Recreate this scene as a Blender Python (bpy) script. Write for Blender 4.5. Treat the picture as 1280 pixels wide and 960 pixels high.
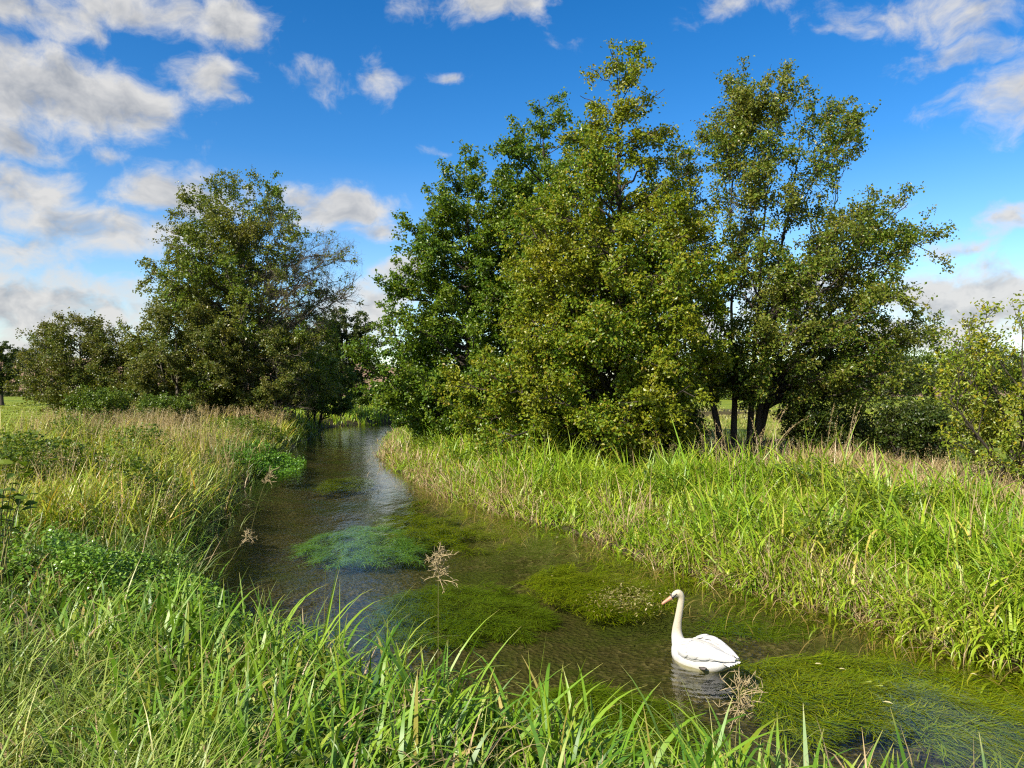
import bpy, bmesh, math, random
import numpy as np
from mathutils import Vector, Matrix

R = math.radians
SC = bpy.context.scene
COL = SC.collection
for o in list(bpy.data.objects):
    bpy.data.objects.remove(o)

# ------------------------------------------------------------------ camera
CAMZ = 2.6
FPX = 931.0                      # focal length in pixels of a 1280 px wide picture
cam_d = bpy.data.cameras.new('camera')
cam_d.sensor_width = 36.0
cam_d.lens = 36.0 * FPX / 1280.0
cam_d.clip_start = 0.05
cam_d.clip_end = 9000
cam = bpy.data.objects.new('camera', cam_d)
COL.objects.link(cam)
cam.location = (0, 0, CAMZ)
cam.rotation_euler = (R(90.5), 0, 0)
SC.camera = cam

# ------------------------------------------------------------------ light and exposure
SUN_AZ, SUN_EL = -138.0, 38.0          # azimuth measured from +Y towards +X
sun_d = bpy.data.lights.new('sun', 'SUN')
sun_d.energy = 5.0
sun_d.angle = R(0.53)
sun_d.color = (1.0, 0.93, 0.80)
sun = bpy.data.objects.new('sun', sun_d)
COL.objects.link(sun)
to_sun = Vector((math.sin(R(SUN_AZ)) * math.cos(R(SUN_EL)), math.cos(R(SUN_AZ)) * math.cos(R(SUN_EL)), math.sin(R(SUN_EL))))
sun.rotation_euler = to_sun.to_track_quat('Z', 'Y').to_euler()

SKY_STRENGTH = 0.09
SKY_SAT, SKY_GAMMA, SKY_GAIN = 1.30, 1.25, 0.76
CLOUD_GAIN = 5.0
SC.view_settings.view_transform = 'Standard'
SC.view_settings.look = 'None'
SC.view_settings.exposure = 0.92
SC.view_settings.gamma = 1.0
SC.view_settings.use_curve_mapping = False
SC.cycles.filter_width = 1.2
SC.cycles.use_denoising = False
SC.cycles.max_bounces = 7
SC.cycles.diffuse_bounces = 3
SC.cycles.glossy_bounces = 3
SC.cycles.transmission_bounces = 4
SC.cycles.transparent_max_bounces = 8
SC.cycles.caustics_reflective = False
SC.cycles.caustics_refractive = False
SC.cycles.sample_clamp_indirect = 6.0


def dir_of(px, py):
    """azimuth and elevation seen at a place of the sky, angles in radians"""
    u = (px - 640) / FPX
    v = (488 - py) / FPX
    return math.atan(u), math.atan(v / math.sqrt(1 + u * u))


def build_world():
    w = bpy.data.worlds.new('World')
    SC.world = w
    w.use_nodes = True
    nt = w.node_tree
    N, L = nt.nodes, nt.links
    N.clear()
    out = N.new('ShaderNodeOutputWorld')
    bg = N.new('ShaderNodeBackground')
    L.new(bg.outputs[0], out.inputs[0])
    sky = N.new('ShaderNodeTexSky')
    sky.sky_type = 'NISHITA'
    sky.sun_disc = False
    sky.sun_elevation = R(SUN_EL)
    sky.sun_rotation = R(SUN_AZ)
    sky.air_density = 1.0
    sky.dust_density = 0.6
    sky.ozone_density = 2.0
    gam = N.new('ShaderNodeGamma')
    gam.inputs[1].default_value = SKY_GAMMA
    hs = N.new('ShaderNodeHueSaturation')
    hs.inputs['Saturation'].default_value = SKY_SAT
    hs.inputs['Value'].default_value = SKY_GAIN
    hs.inputs['Hue'].default_value = 0.502
    L.new(sky.outputs[0], gam.inputs[0])
    L.new(gam.outputs[0], hs.inputs['Color'])
    sat_in = hs.inputs['Saturation']

    def m(op, a, b=None, c=None, clamp=False):
        n = N.new('ShaderNodeMath')
        n.operation = op
        n.use_clamp = clamp
        for i, v in enumerate((a, b, c)):
            if v is None:
                continue
            if isinstance(v, (int, float)):
                n.inputs[i].default_value = v
            else:
                L.new(v, n.inputs[i])
        return n.outputs[0]

    def vm(op, a, b):
        n = N.new('ShaderNodeVectorMath')
        n.operation = op
        for i, v in enumerate((a, b)):
            if isinstance(v, tuple):
                n.inputs[i].default_value = v
            else:
                L.new(v, n.inputs[i])
        return n

    tc = N.new('ShaderNodeTexCoord')
    sep = N.new('ShaderNodeSeparateXYZ')
    L.new(tc.outputs['Generated'], sep.inputs[0])
    az = m('ARCTAN2', sep.outputs[0], sep.outputs[1])
    el = m('ARCSINE', sep.outputs[2])
    comb = N.new('ShaderNodeCombineXYZ')
    L.new(az, comb.inputs[0])
    L.new(el, comb.inputs[1])
    p0 = comb.outputs[0]
    sm = N.new('ShaderNodeMapRange')          # paler air towards the horizon
    sm.inputs['From Min'].default_value = 0.0
    sm.inputs['From Max'].default_value = 0.30
    sm.inputs['To Min'].default_value = 1.08
    sm.inputs['To Max'].default_value = SKY_SAT
    L.new(el, sm.inputs[0])
    L.new(sm.outputs[0], sat_in)

    def noise(vec, scale, detail, rough, off=(0, 0, 0), sy=1.0):
        mp = N.new('ShaderNodeMapping')
        mp.inputs['Location'].default_value = off
        mp.inputs['Scale'].default_value = (1, sy, 1)
        L.new(vec, mp.inputs[0])
        n = N.new('ShaderNodeTexNoise')
        n.inputs['Scale'].default_value = scale
        n.inputs['Detail'].default_value = detail
        n.inputs['Roughness'].default_value = rough
        L.new(mp.outputs[0], n.inputs['Vector'])
        return n

    wn = noise(p0, 9.0, 3, 0.5)
    wv = vm('SUBTRACT', wn.outputs['Color'], (0.5, 0.5, 0.5))
    wv = vm('MULTIPLY', wv.outputs[0], (0.085, 0.06, 0.0))
    pw = vm('ADD', p0, wv.outputs[0]).outputs[0]

    blobs = [(70, 108, 115, 50, 1.05), (150, 125, 75, 38, .95), (10, 62, 70, 34, .8), (262, 100, 46, 34, .8), (295, 128, 26, 16, .65), (402, 95, 44, 22, .68), (482, 92, 26, 30, .74),
             (18, 170, 60, 24, .85), (22, 230, 62, 36, .88), (135, 193, 28, 15, .76), (225, 245, 85, 34, .92), (120, 285, 110, 34, .85), (215, 290, 60, 30, .85), (425, 258, 75, 30, .95),
             (390, 245, 50, 24, .8), (470, 288, 56, 16, .75), (60, 385, 140, 46, .98), (30, 305, 80, 28, .8), (500, 346, 46, 22, .95), (455, 385, 70, 40, .95), (420, 420, 90, 26, .8),
             (190, 4, 110, 26, .85), (285, 20, 52, 36, .95), (40, 2, 85, 30, .85), (600, 2, 95, 24, .85), (562, 91, 28, 8, .58), (540, 186, 30, 10, .42), (700, 60, 50, 14, .38),
             (1140, 14, 100, 28, .70), (1215, 30, 60, 24, .6), (1268, 118, 62, 36, .80), (1195, 75, 76, 18, .68), (1272, 265, 46, 24, .78), (1235, 375, 130, 50, 1.05), (1160, 420, 120, 30, .9),
             (1118, 240, 22, 10, .66), (1195, 312, 64, 14, .68), (1010, 385, 120, 48, .8), (860, 400, 110, 60, .7), (930, -6, 80, 22, .62), (1050, 40, 28, 14, .58), (30, 440, 150, 26, .9),
             (1280, 60, 40, 18, .6)]

    def field(p):
        acc = None
        for (px, py, rx, ry, amp) in blobs:
            a, e = dir_of(px, py)
            d = vm('SUBTRACT', p, (a, e, 0)).outputs[0]
            d = vm('MULTIPLY', d, (FPX / rx, FPX / ry, 0)).outputs[0]
            q = vm('DOT_PRODUCT', d, d).outputs['Value']
            q = m('MULTIPLY', q, -0.8)
            q = m('EXPONENT', q)
            q = m('MULTIPLY', q, amp)
            acc = q if acc is None else m('MAXIMUM', acc, q)
        return acc
    f = field(pw)
    # scattered cloud over the rest of the sky (outside the picture)
    far = noise(p0, 2.2, 4, 0.55, (3.1, 1.7, 0), 1.8)
    offv = m('SMOOTH_MIN', 1.0, 1.0, 0.0)
    aabs = m('ABSOLUTE', az)
    side = N.new('ShaderNodeMapRange')
    side.inputs['From Min'].default_value = 0.62
    side.inputs['From Max'].default_value = 0.85
    L.new(aabs, side.inputs[0])
    up = N.new('ShaderNodeMapRange')
    up.inputs['From Min'].default_value = 0.50
    up.inputs['From Max'].default_value = 0.66
    L.new(el, up.inputs[0])
    gate = m('MAXIMUM', side.outputs[0], up.outputs[0])
    fr = m('MULTIPLY', m('SUBTRACT', far.outputs['Fac'], 0.22), 1.6)
    fr = m('MULTIPLY', fr, gate)
    f = m('MAXIMUM', f, fr)
    d1 = noise(pw, 17.0, 9, 0.60, (0.3, 0.2, 0), 1.35)
    det = m('MULTIPLY', m('SUBTRACT', d1.outputs['Fac'], 0.5), 1.5)
    dens = m('ADD', f, det)
    cov = N.new('ShaderNodeMapRange')
    cov.interpolation_type = 'SMOOTHSTEP'
    cov.inputs['From Min'].default_value = 0.31
    cov.inputs['From Max'].default_value = 0.92
    cov.inputs['To Max'].default_value = 0.96
    L.new(dens, cov.inputs[0])
    # cloud light: thick middles and undersides are greyer than the sunlit rims
    pl = vm('ADD', pw, (-0.012, 0.022, 0)).outputs[0]
    d2 = noise(pl, 17.0, 4, 0.6, (0.3, 0.2, 0), 1.35)
    rim = m('SUBTRACT', d1.outputs['Fac'], d2.outputs['Fac'])
    rim = m('MULTIPLY', rim, 2.2)
    thick = N.new('ShaderNodeMapRange')
    thick.inputs['From Min'].default_value = 0.55
    thick.inputs['From Max'].default_value = 1.15
    thick.inputs['To Min'].default_value = 0.98
    thick.inputs['To Max'].default_value = 0.36
    L.new(dens, thick.inputs[0])
    shade = m('ADD', thick.outputs[0], rim)
    lowel = N.new('ShaderNodeMapRange')           # clouds near the horizon are seen through more air
    lowel.inputs['From Min'].default_value = 0.02
    lowel.inputs['From Max'].default_value = 0.22
    lowel.inputs['To Min'].default_value = 1.55
    lowel.inputs['To Max'].default_value = 1.0
    L.new(el, lowel.inputs[0])
    shade = m('MULTIPLY', shade, lowel.outputs[0])
    sh = N.new('ShaderNodeMapRange')
    sh.inputs['From Min'].default_value = 0.25
    sh.inputs['From Max'].default_value = 1.0
    L.new(shade, sh.inputs[0])
    cr = N.new('ShaderNodeValToRGB')
    cr.color_ramp.elements[0].color = (0.47, 0.50, 0.55, 1)
    cr.color_ramp.elements[1].color = (0.90, 0.89, 0.87, 1)
    L.new(sh.outputs[0], cr.inputs[0])
    gain = N.new('ShaderNodeVectorMath')
    gain.operation = 'SCALE'
    gain.inputs['Scale'].default_value = CLOUD_GAIN
    L.new(cr.outputs[0], gain.inputs[0])
    mix = N.new('ShaderNodeMix')
    mix.data_type = 'RGBA'
    L.new(cov.outputs[0], mix.inputs['Factor'])
    L.new(hs.outputs[0], mix.inputs['A'])
    L.new(gain.outputs[0], mix.inputs['B'])
    L.new(mix.outputs['Result'], bg.inputs[0])
    bg.inputs[1].default_value = SKY_STRENGTH


build_world()

# ------------------------------------------------------------------ mesh helpers


def mesh_obj(name, verts, faces, mat, parent=None, uv=None, smooth=True):
    """verts (n,3); faces: one (m,k) index array or a list of such arrays; uv is per vertex (n,2)"""
    if not isinstance(faces, (list, tuple)):
        faces = [faces]
    faces = [np.asarray(f, dtype=np.int32) for f in faces if len(f)]
    verts = np.asarray(verts, dtype=np.float32)
    me = bpy.data.meshes.new(name)
    me.vertices.add(len(verts))
    me.vertices.foreach_set('co', verts.ravel())
    loops = np.concatenate([f.ravel() for f in faces])
    tot = np.concatenate([np.full(len(f), f.shape[1], dtype=np.int32) for f in faces])
    start = np.concatenate([[0], np.cumsum(tot)[:-1]]).astype(np.int32)
    me.loops.add(len(loops))
    me.loops.foreach_set('vertex_index', loops)
    me.polygons.add(len(tot))
    me.polygons.foreach_set('loop_start', start)
    me.polygons.foreach_set('loop_total', tot)
    me.polygons.foreach_set('use_smooth', np.full(len(tot), smooth))
    if uv is not None:
        l = me.uv_layers.new(name='UVMap')
        l.data.foreach_set('uv', np.asarray(uv, dtype=np.float32)[loops].ravel())
    me.update(calc_edges=True)
    me.validate()
    if mat:
        me.materials.append(mat)
    o = bpy.data.objects.new(name, me)
    COL.objects.link(o)
    if parent:
        o.parent = parent
    return o


def empty(name, loc):
    o = bpy.data.objects.new(name, None)
    COL.objects.link(o)
    o.location = loc
    o.empty_display_size = 0.2
    return o


def tag(o, label=None, cat=None, group=None, kind=None):
    if label:
        o['label'] = label
    if cat:
        o['category'] = cat
    if group:
        o['group'] = group
    if kind:
        o['kind'] = kind
    return o


class Tubes:
    """collects tapered tubes along polylines into one mesh"""

    def __init__(self):
        self.v, self.f, self.n = [], [], 0

    def add(self, pts, rad, sides=6, cap=True):
        pts = np.asarray(pts, dtype=float)
        k = len(pts)
        rad = np.asarray(rad, dtype=float)
        d = np.gradient(pts, axis=0)
        d /= np.linalg.norm(d, axis=1)[:, None] + 1e-9
        ref = np.array([0, 0, 1.0]) if abs(d[:, 2]).mean() < 0.8 else np.array([1.0, 0, 0])
        a = np.cross(d, ref)
        a /= np.linalg.norm(a, axis=1)[:, None] + 1e-9
        b = np.cross(d, a)
        th = np.arange(sides) * 2 * math.pi / sides
        ring = pts[:, None, :] + rad[:, None, None] * (np.cos(th)[None, :, None] * a[:, None, :] + np.sin(th)[None, :, None] * b[:, None, :])
        self.v.append(ring.reshape(-1, 3))
        i = np.arange(k - 1)[:, None] * sides
        j = np.arange(sides)[None, :]
        jn = (j + 1) % sides
        q = np.stack([i + j, i + jn, i + sides + jn, i + sides + j], axis=-1).reshape(-1, 4) + self.n
        self.f.append(q)
        self.n += k * sides

    def build(self, name, mat, parent=None):
        return mesh_obj(name, np.concatenate(self.v), np.concatenate(self.f), mat, parent)


def unit(a):
    return a / (np.linalg.norm(a, axis=-1, keepdims=True) + 1e-9)


# ------------------------------------------------------------------ value noise used for layouts


class VNoise:
    def __init__(self, seed):
        self.t = np.random.default_rng(seed).random((64, 64))

    def __call__(self, x, y, s):
        x = np.asarray(x) / s
        y = np.asarray(y) / s
        xi, yi = np.floor(x).astype(int), np.floor(y).astype(int)
        fx, fy = x - xi, y - yi
        fx, fy = fx * fx * (3 - 2 * fx), fy * fy * (3 - 2 * fy)
        g = lambda a, b: self.t[a % 64, b % 64]
        return (g(xi, yi) * (1 - fx) + g(xi + 1, yi) * fx) * (1 - fy) + (g(xi, yi + 1) * (1 - fx) + g(xi + 1, yi + 1) * fx) * fy


vn = VNoise(11)
vn2 = VNoise(29)

# ------------------------------------------------------------------ materials


class Mat:
    def __init__(self, name):
        self.m = bpy.data.materials.new(name)
        self.m.use_nodes = True
        self.nt = self.m.node_tree
        self.N, self.L = self.nt.nodes, self.nt.links
        self.N.clear()
        self.out = self.N.new('ShaderNodeOutputMaterial')

    def n(self, t, **kw):
        x = self.N.new('ShaderNode' + t)
        for k, v in kw.items():
            x.inputs[k.replace('_', ' ')].default_value = v
        return x

    def link(self, a, b):
        self.L.new(a, b)

    def ramp(self, src, stops, interp='LINEAR'):
        r = self.N.new('ShaderNodeValToRGB')
        r.color_ramp.interpolation = interp
        e = r.color_ramp.elements
        while len(e) < len(stops):
            e.new(0.5)
        for el, (p, c) in zip(e, stops):
            el.position = p
            el.color = (c[0], c[1], c[2], 1)
        if src is not None:
            self.L.new(src, r.inputs[0])
        return r.outputs[0]

    def mix(self, fac, a, b, mode='MIX'):
        x = self.N.new('ShaderNodeMix')
        x.data_type = 'RGBA'
        x.blend_type = mode
        for s, v in (('Factor', fac), ('A', a), ('B', b)):
            if isinstance(v, (int, float)):
                x.inputs[s].default_value = v
            elif isinstance(v, tuple):
                x.inputs[s].default_value = (v[0], v[1], v[2], 1)
            else:
                self.L.new(v, x.inputs[s])
        return x.outputs['Result']

    def noise(self, scale, detail=3, rough=0.55, coord='Object', vscale=None):
        tc = self.N.new('ShaderNodeTexCoord')
        src = tc.outputs[coord]
        if vscale:
            mp = self.N.new('ShaderNodeMapping')
            mp.inputs['Scale'].default_value = vscale
            self.L.new(src, mp.inputs[0])
            src = mp.outputs[0]
        x = self.n('TexNoise', Scale=scale, Detail=detail, Roughness=rough)
        self.L.new(src, x.inputs['Vector'])
        return x

    def range(self, src, a, b, c=0.0, d=1.0):
        x = self.n('MapRange')
        x.inputs['From Min'].default_value = a
        x.inputs['From Max'].default_value = b
        x.inputs['To Min'].default_value = c
        x.inputs['To Max'].default_value = d
        self.L.new(src, x.inputs[0])
        return x.outputs[0]


def foliage_shader(M, col, trans, rough, spec):
    p = M.n('BsdfPrincipled')
    p.inputs['Roughness'].default_value = rough
    p.inputs['Specular IOR Level'].default_value = spec
    M.link(col, p.inputs['Base Color'])
    t = M.n('BsdfTranslucent')
    tcol = M.mix(1.0, col, (1.35, 1.25, 0.55), 'MULTIPLY')
    M.link(tcol, t.inputs[0])
    mx = M.n('MixShader')
    mx.inputs[0].default_value = trans
    M.link(p.outputs[0], mx.inputs[1])
    M.link(t.outputs[0], mx.inputs[2])
    M.link(mx.outputs[0], M.out.inputs[0])


def leaf_mat(name, stops, tint=(0.2, 0.2, 0.02), tint_amt=0.5, patch=0.5, trans=0.36, rough=0.36, spec=0.32):
    M = Mat(name)
    g = M.N.new('ShaderNodeNewGeometry')
    c = M.ramp(g.outputs['Random Per Island'], stops)
    nz = M.noise(patch, 3, 0.6)
    k = M.range(nz.outputs['Fac'], 0.42, 0.68, 0.0, tint_amt)
    c = M.mix(k, c, tint)
    foliage_shader(M, c, trans, rough, spec)
    return M.m


def blade_mat(name, stops, tip, tip_from=0.75, base=None, trans=0.27, rough=0.42, spec=0.4, patch=0.5, tint=(0.2, 0.17, 0.05), tint_amt=0.4):
    """UV.x is a random number per blade, UV.y runs from root to tip"""
    M = Mat(name)
    uv = M.N.new('ShaderNodeUVMap')
    s = M.N.new('ShaderNodeSeparateXYZ')
    M.link(uv.outputs[0], s.inputs[0])
    c = M.ramp(s.outputs[0], stops)
    nz = M.noise(patch, 3, 0.6)
    k = M.range(nz.outputs['Fac'], 0.45, 0.7, 0.0, tint_amt)
    c = M.mix(k, c, tint)
    if base is not None:
        k0 = M.range(s.outputs[1], 0.0, 0.22, 0.8, 0.0)
        c = M.mix(k0, c, base)
    k1 = M.range(s.outputs[1], tip_from, 1.0, 0.0, 0.75)
    c = M.mix(k1, c, tip)
    foliage_shader(M, c, trans, rough, spec)
    return M.m


def bark_mat(name, a, b):
    M = Mat(name)
    nz = M.noise(9, 6, 0.65, vscale=(1, 1, 0.25))
    c = M.ramp(nz.outputs['Fac'], [(0.3, a), (0.7, b)])
    p = M.n('BsdfPrincipled', Roughness=0.85)
    p.inputs['Specular IOR Level'].default_value = 0.2
    M.link(c, p.inputs['Base Color'])
    bp = M.n('Bump', Strength=0.6, Distance=0.03)
    M.link(nz.outputs['Fac'], bp.inputs['Height'])
    M.link(bp.outputs[0], p.inputs['Normal'])
    M.link(p.outputs[0], M.out.inputs[0])
    return M.m


def plain_mat(name, a, b, scale=8, rough=0.6, spec=0.3, bump=0.0):
    M = Mat(name)
    nz = M.noise(scale, 5, 0.6)
    c = M.ramp(nz.outputs['Fac'], [(0.3, a), (0.7, b)])
    p = M.n('BsdfPrincipled', Roughness=rough)
    p.inputs['Specular IOR Level'].default_value = spec
    M.link(c, p.inputs['Base Color'])
    if bump:
        bp = M.n('Bump', Strength=0.5, Distance=bump)
        M.link(nz.outputs['Fac'], bp.inputs['Height'])
        M.link(bp.outputs[0], p.inputs['Normal'])
    M.link(p.outputs[0], M.out.inputs[0])
    return M.m


# ------------------------------------------------------------------ river outline
RIGHT = np.array([(14, 3.2), (9, 4.9), (6.6, 6.05), (4.84, 7.04), (4.46, 7.6), (4.1, 8.5), (3.57, 9.24), (2.85, 10.2), (2.0, 11.7), (0.91, 14.1), (-.73, 17),
                  (-2.44, 20.7), (-4.5, 27), (-6.1, 36), (-7.4, 47), (-7.6, 53), (-6.0, 57.5), (-1, 61), (6, 63), (16, 63)], float)
LEFT = np.array([(14, -4), (9, 1.2), (5, 3.0), (3, 3.75), (2, 4.2), (1, 4.65), (0, 5.25), (-1.25, 6.1), (-2.5, 7.2), (-3.9, 8.9), (-4.9, 11), (-5.75, 14.5),
                 (-6.7, 18), (-7.7, 22.5), (-9.0, 28), (-10.3, 36), (-11.6, 43), (-12.8, 50), (-12.6, 55), (-10, 60.5), (-4, 66), (4, 69), (16, 69.5)], float)


def resample_smooth(P, n=4):
    out = []
    k = len(P)
    for i in range(k - 1):
        p0, p1, p2, p3 = P[max(i - 1, 0)], P[i], P[i + 1], P[min(i + 2, k - 1)]
        for t in np.linspace(0, 1, n, endpoint=False):
            out.append(0.5 * ((2 * p1) + (-p0 + p2) * t + (2 * p0 - 5 * p1 + 4 * p2 - p3) * t * t + (-p0 + 3 * p1 - 3 * p2 + p3) * t ** 3))
    out.append(P[-1])
    return np.array(out)


def wiggle(P, seed, amp):
    rng = np.random.default_rng(seed)
    d = unit(np.gradient(P, axis=0))
    nrm = np.stack([-d[:, 1], d[:, 0]], 1)
    return P + nrm * (rng.normal(0, amp, (len(P), 1)))


RE = wiggle(resample_smooth(RIGHT, 5), 3, 0.06)
LE = wiggle(resample_smooth(LEFT, 5), 4, 0.09)


def seg_dist(x, y, P):
    best = np.full(x.shape, 1e9)
    for a, b in zip(P[:-1], P[1:]):
        ab = b - a
        t = np.clip(((x - a[0]) * ab[0] + (y - a[1]) * ab[1]) / (ab @ ab), 0, 1)
        dd = (x - a[0] - t * ab[0]) ** 2 + (y - a[1] - t * ab[1]) ** 2
        np.minimum(best, dd, out=best)
    return np.sqrt(best)


POLY = np.concatenate([RE, LE[::-1]])


def inside(x, y):
    r = np.zeros(x.shape, bool)
    P = POLY
    for (x0, y0), (x1, y1) in zip(P, np.roll(P, -1, axis=0)):
        c = ((y0 > y) != (y1 > y))
        if y1 != y0:
            r ^= c & (x < (x1 - x0) * (y - y0) / (y1 - y0) + x0)
    return r


def river(x, y):
    """signed distance to the water's edge (negative in the water) and True where the right bank is nearer"""
    x = np.asarray(x, float)
    y = np.asarray(y, float)
    dr, dl = seg_dist(x, y, RE), seg_dist(x, y, LE)
    d = np.minimum(dr, dl)
    d = np.where(inside(x, y), -d, d)
    return d, dr < dl


def height_from(x, y, d, right):
    out = np.maximum(d, 0)
    land_r = 0.06 + 0.42 * (1 - np.exp(-out / 1.0))
    land_l = 0.06 + 0.68 * (1 - np.exp(-out / 1.3)) + 0.25 * np.exp(-((x / 4.5) ** 2 + (y / 4.0) ** 2)) * np.clip(out / 2, 0, 1)
    z = np.where(right, land_r, land_l)
    bump = (vn(x, y, 2.3) - 0.5) * 0.16 + (vn2(x, y, 0.7) - 0.5) * 0.06
    z = z + bump * np.clip(out / 1.0, 0, 1) * np.clip(60 / (np.hypot(x, y) + 1), 0, 1)
    ins = np.maximum(-d, 0)
    bed = -0.02 - 0.50 * (1 - np.exp(-ins / 0.7)) + (vn(x, y, 1.1) - 0.5) * 0.12 * np.clip(ins, 0, 1)
    z = np.where(d < 0, bed, z)
    dist = np.hypot(x, y)
    hill = np.clip((y - 235) / 260, 0, 1)
    hill = hill * hill * (3 - 2 * hill)
    z = z + hill * (16 + 10 * vn(x + 900, y, 170)) * np.clip((60 - x) / 160, 0.25, 1)
    z = z + np.clip((dist - 700) / 1500, 0, 1) * 45 * vn2(x, y, 500)
    return z


def ground_z(x, y):
    d, r = river(np.atleast_1d(x), np.atleast_1d(y))
    return height_from(np.atleast_1d(np.asarray(x, float)), np.atleast_1d(np.asarray(y, float)), d, r)


def gz(x, y):
    return float(ground_z(x, y)[0])


# ------------------------------------------------------------------ ground, bed and water
def axis(lo, hi, step, far, ratio=1.22):
    a = list(np.arange(lo, hi + step / 2, step))
    s = step
    v = lo
    left = []
    while v > -far:
        s *= ratio
        v -= s
        left.append(v)
    s = step
    v = hi
    right = []
    while v < far:
        s *= ratio
        v += s
        right.append(v)
    return np.array(left[::-1] + a + right)


xs = axis(-17, 15, 0.2, 4200, 1.16)
ys = axis(-5, 72, 0.25, 4200, 1.13)
XX, YY = np.meshgrid(xs, ys)
dd, rr = river(XX.ravel(), YY.ravel())
ZZ = height_from(XX.ravel(), YY.ravel(), dd, rr)
nx, ny = len(xs), len(ys)
ii = (np.arange(ny - 1)[:, None] * nx + np.arange(nx - 1)[None, :]).ravel()
gf = np.stack([ii, ii + 1, ii + nx + 1, ii + nx], 1)
gv = np.stack([XX.ravel(), YY.ravel(), ZZ], 1)


def ground_material():
    M = Mat('ground')
    tc = M.N.new('ShaderNodeTexCoord')
    s = M.N.new('ShaderNodeSeparateXYZ')
    M.link(tc.outputs['Object'], s.inputs[0])
    big = M.noise(0.06, 4, 0.6)
    fine = M.noise(1.6, 6, 0.7)
    # meadow turf
    turf = M.ramp(big.outputs['Fac'], [(0.3, (0.115, 0.165, 0.016)), (0.55, (0.20, 0.24, 0.02)), (0.75, (0.26, 0.25, 0.05))])
    tf = M.ramp(fine.outputs['Fac'], [(0.3, (0.55, 0.6, 0.5)), (0.65, (1.1, 1.1, 1.0))])
    turf = M.mix(1.0, turf, tf, 'MULTIPLY')
    # ploughed field on the rising ground
    wob = M.N.new('ShaderNodeMath')
    wob.operation = 'MULTIPLY_ADD'
    M.link(big.outputs['Fac'], wob.inputs[0])
    wob.inputs[1].default_value = 30
    M.link(s.outputs[1], wob.inputs[2])
    kf = M.range(wob.outputs[0], 248, 250)
    c = M.mix(kf, turf, (0.25, 0.16, 0.095))
    kw = M.range(wob.outputs[0], 560, 600)
    c = M.mix(kw, c, (0.05, 0.075, 0.03))
    # dark soil by the river
    soil = M.ramp(fine.outputs['Fac'], [(0.3, (0.03, 0.024, 0.012)), (0.7, (0.075, 0.062, 0.025))])
    at = M.N.new('ShaderNodeAttribute')
    at.attribute_name = 'bank'
    c = M.mix(at.outputs['Fac'], c, soil)
    # river bed gravel
    vo = M.N.new('ShaderNodeTexVoronoi')
    vo.inputs['Scale'].default_value = 17
    M.link(tc.outputs['Object'], vo.inputs['Vector'])
    peb = M.ramp(vo.outputs['Color'], [(0.2, (0.022, 0.018, 0.009)), (0.55, (0.058, 0.048, 0.023)), (0.85, (0.15, 0.125, 0.075))])
    silt = M.noise(0.9, 5, 0.65)
    ks = M.range(silt.outputs['Fac'], 0.40, 0.62)
    peb = M.mix(ks, peb, (0.052, 0.048, 0.020))
    alg = M.noise(0.55, 5, 0.7)
    ka = M.range(alg.outputs['Fac'], 0.46, 0.62, 0, 0.85)
    peb = M.mix(ka, peb, (0.04, 0.058, 0.008))
    at2 = M.N.new('ShaderNodeAttribute')
    at2.attribute_name = 'bed'
    c = M.mix(at2.outputs['Fac'], c, peb)
    p = M.n('BsdfPrincipled', Roughness=0.9)
    p.inputs['Specular IOR Level'].default_value = 0.15
    M.link(c, p.inputs['Base Color'])
    bp = M.n('Bump', Strength=0.7, Distance=0.05)
    hm = M.N.new('ShaderNodeMath')
    hm.operation = 'ADD'
    M.link(fine.outputs['Fac'], hm.inputs[0])
    M.link(vo.outputs['Distance'], hm.inputs[1])
    M.link(hm.outputs[0], bp.inputs['Height'])
    M.link(bp.outputs[0], p.inputs['Normal'])
    M.link(p.outputs[0], M.out.inputs[0])
    return M.m


ground = mesh_obj('ground', gv, gf, ground_material())
tag(ground, 'meadow ground and river bed reaching to the far fields', kind='structure')
a1 = ground.data.attributes.new('bank', 'FLOAT', 'POINT')
bankw = np.where(rr, np.clip(1 - (dd - 6.5) / 1.5, 0, 1), np.clip(1 - (dd - 7.0) / 2.0, 0, 1))
a1.data.foreach_set('value', bankw.astype(np.float32))
a2 = ground.data.attributes.new('bed', 'FLOAT', 'POINT')
a2.data.foreach_set('value', np.clip(0.5 - dd / 0.2, 0, 1).astype(np.float32))


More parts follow.
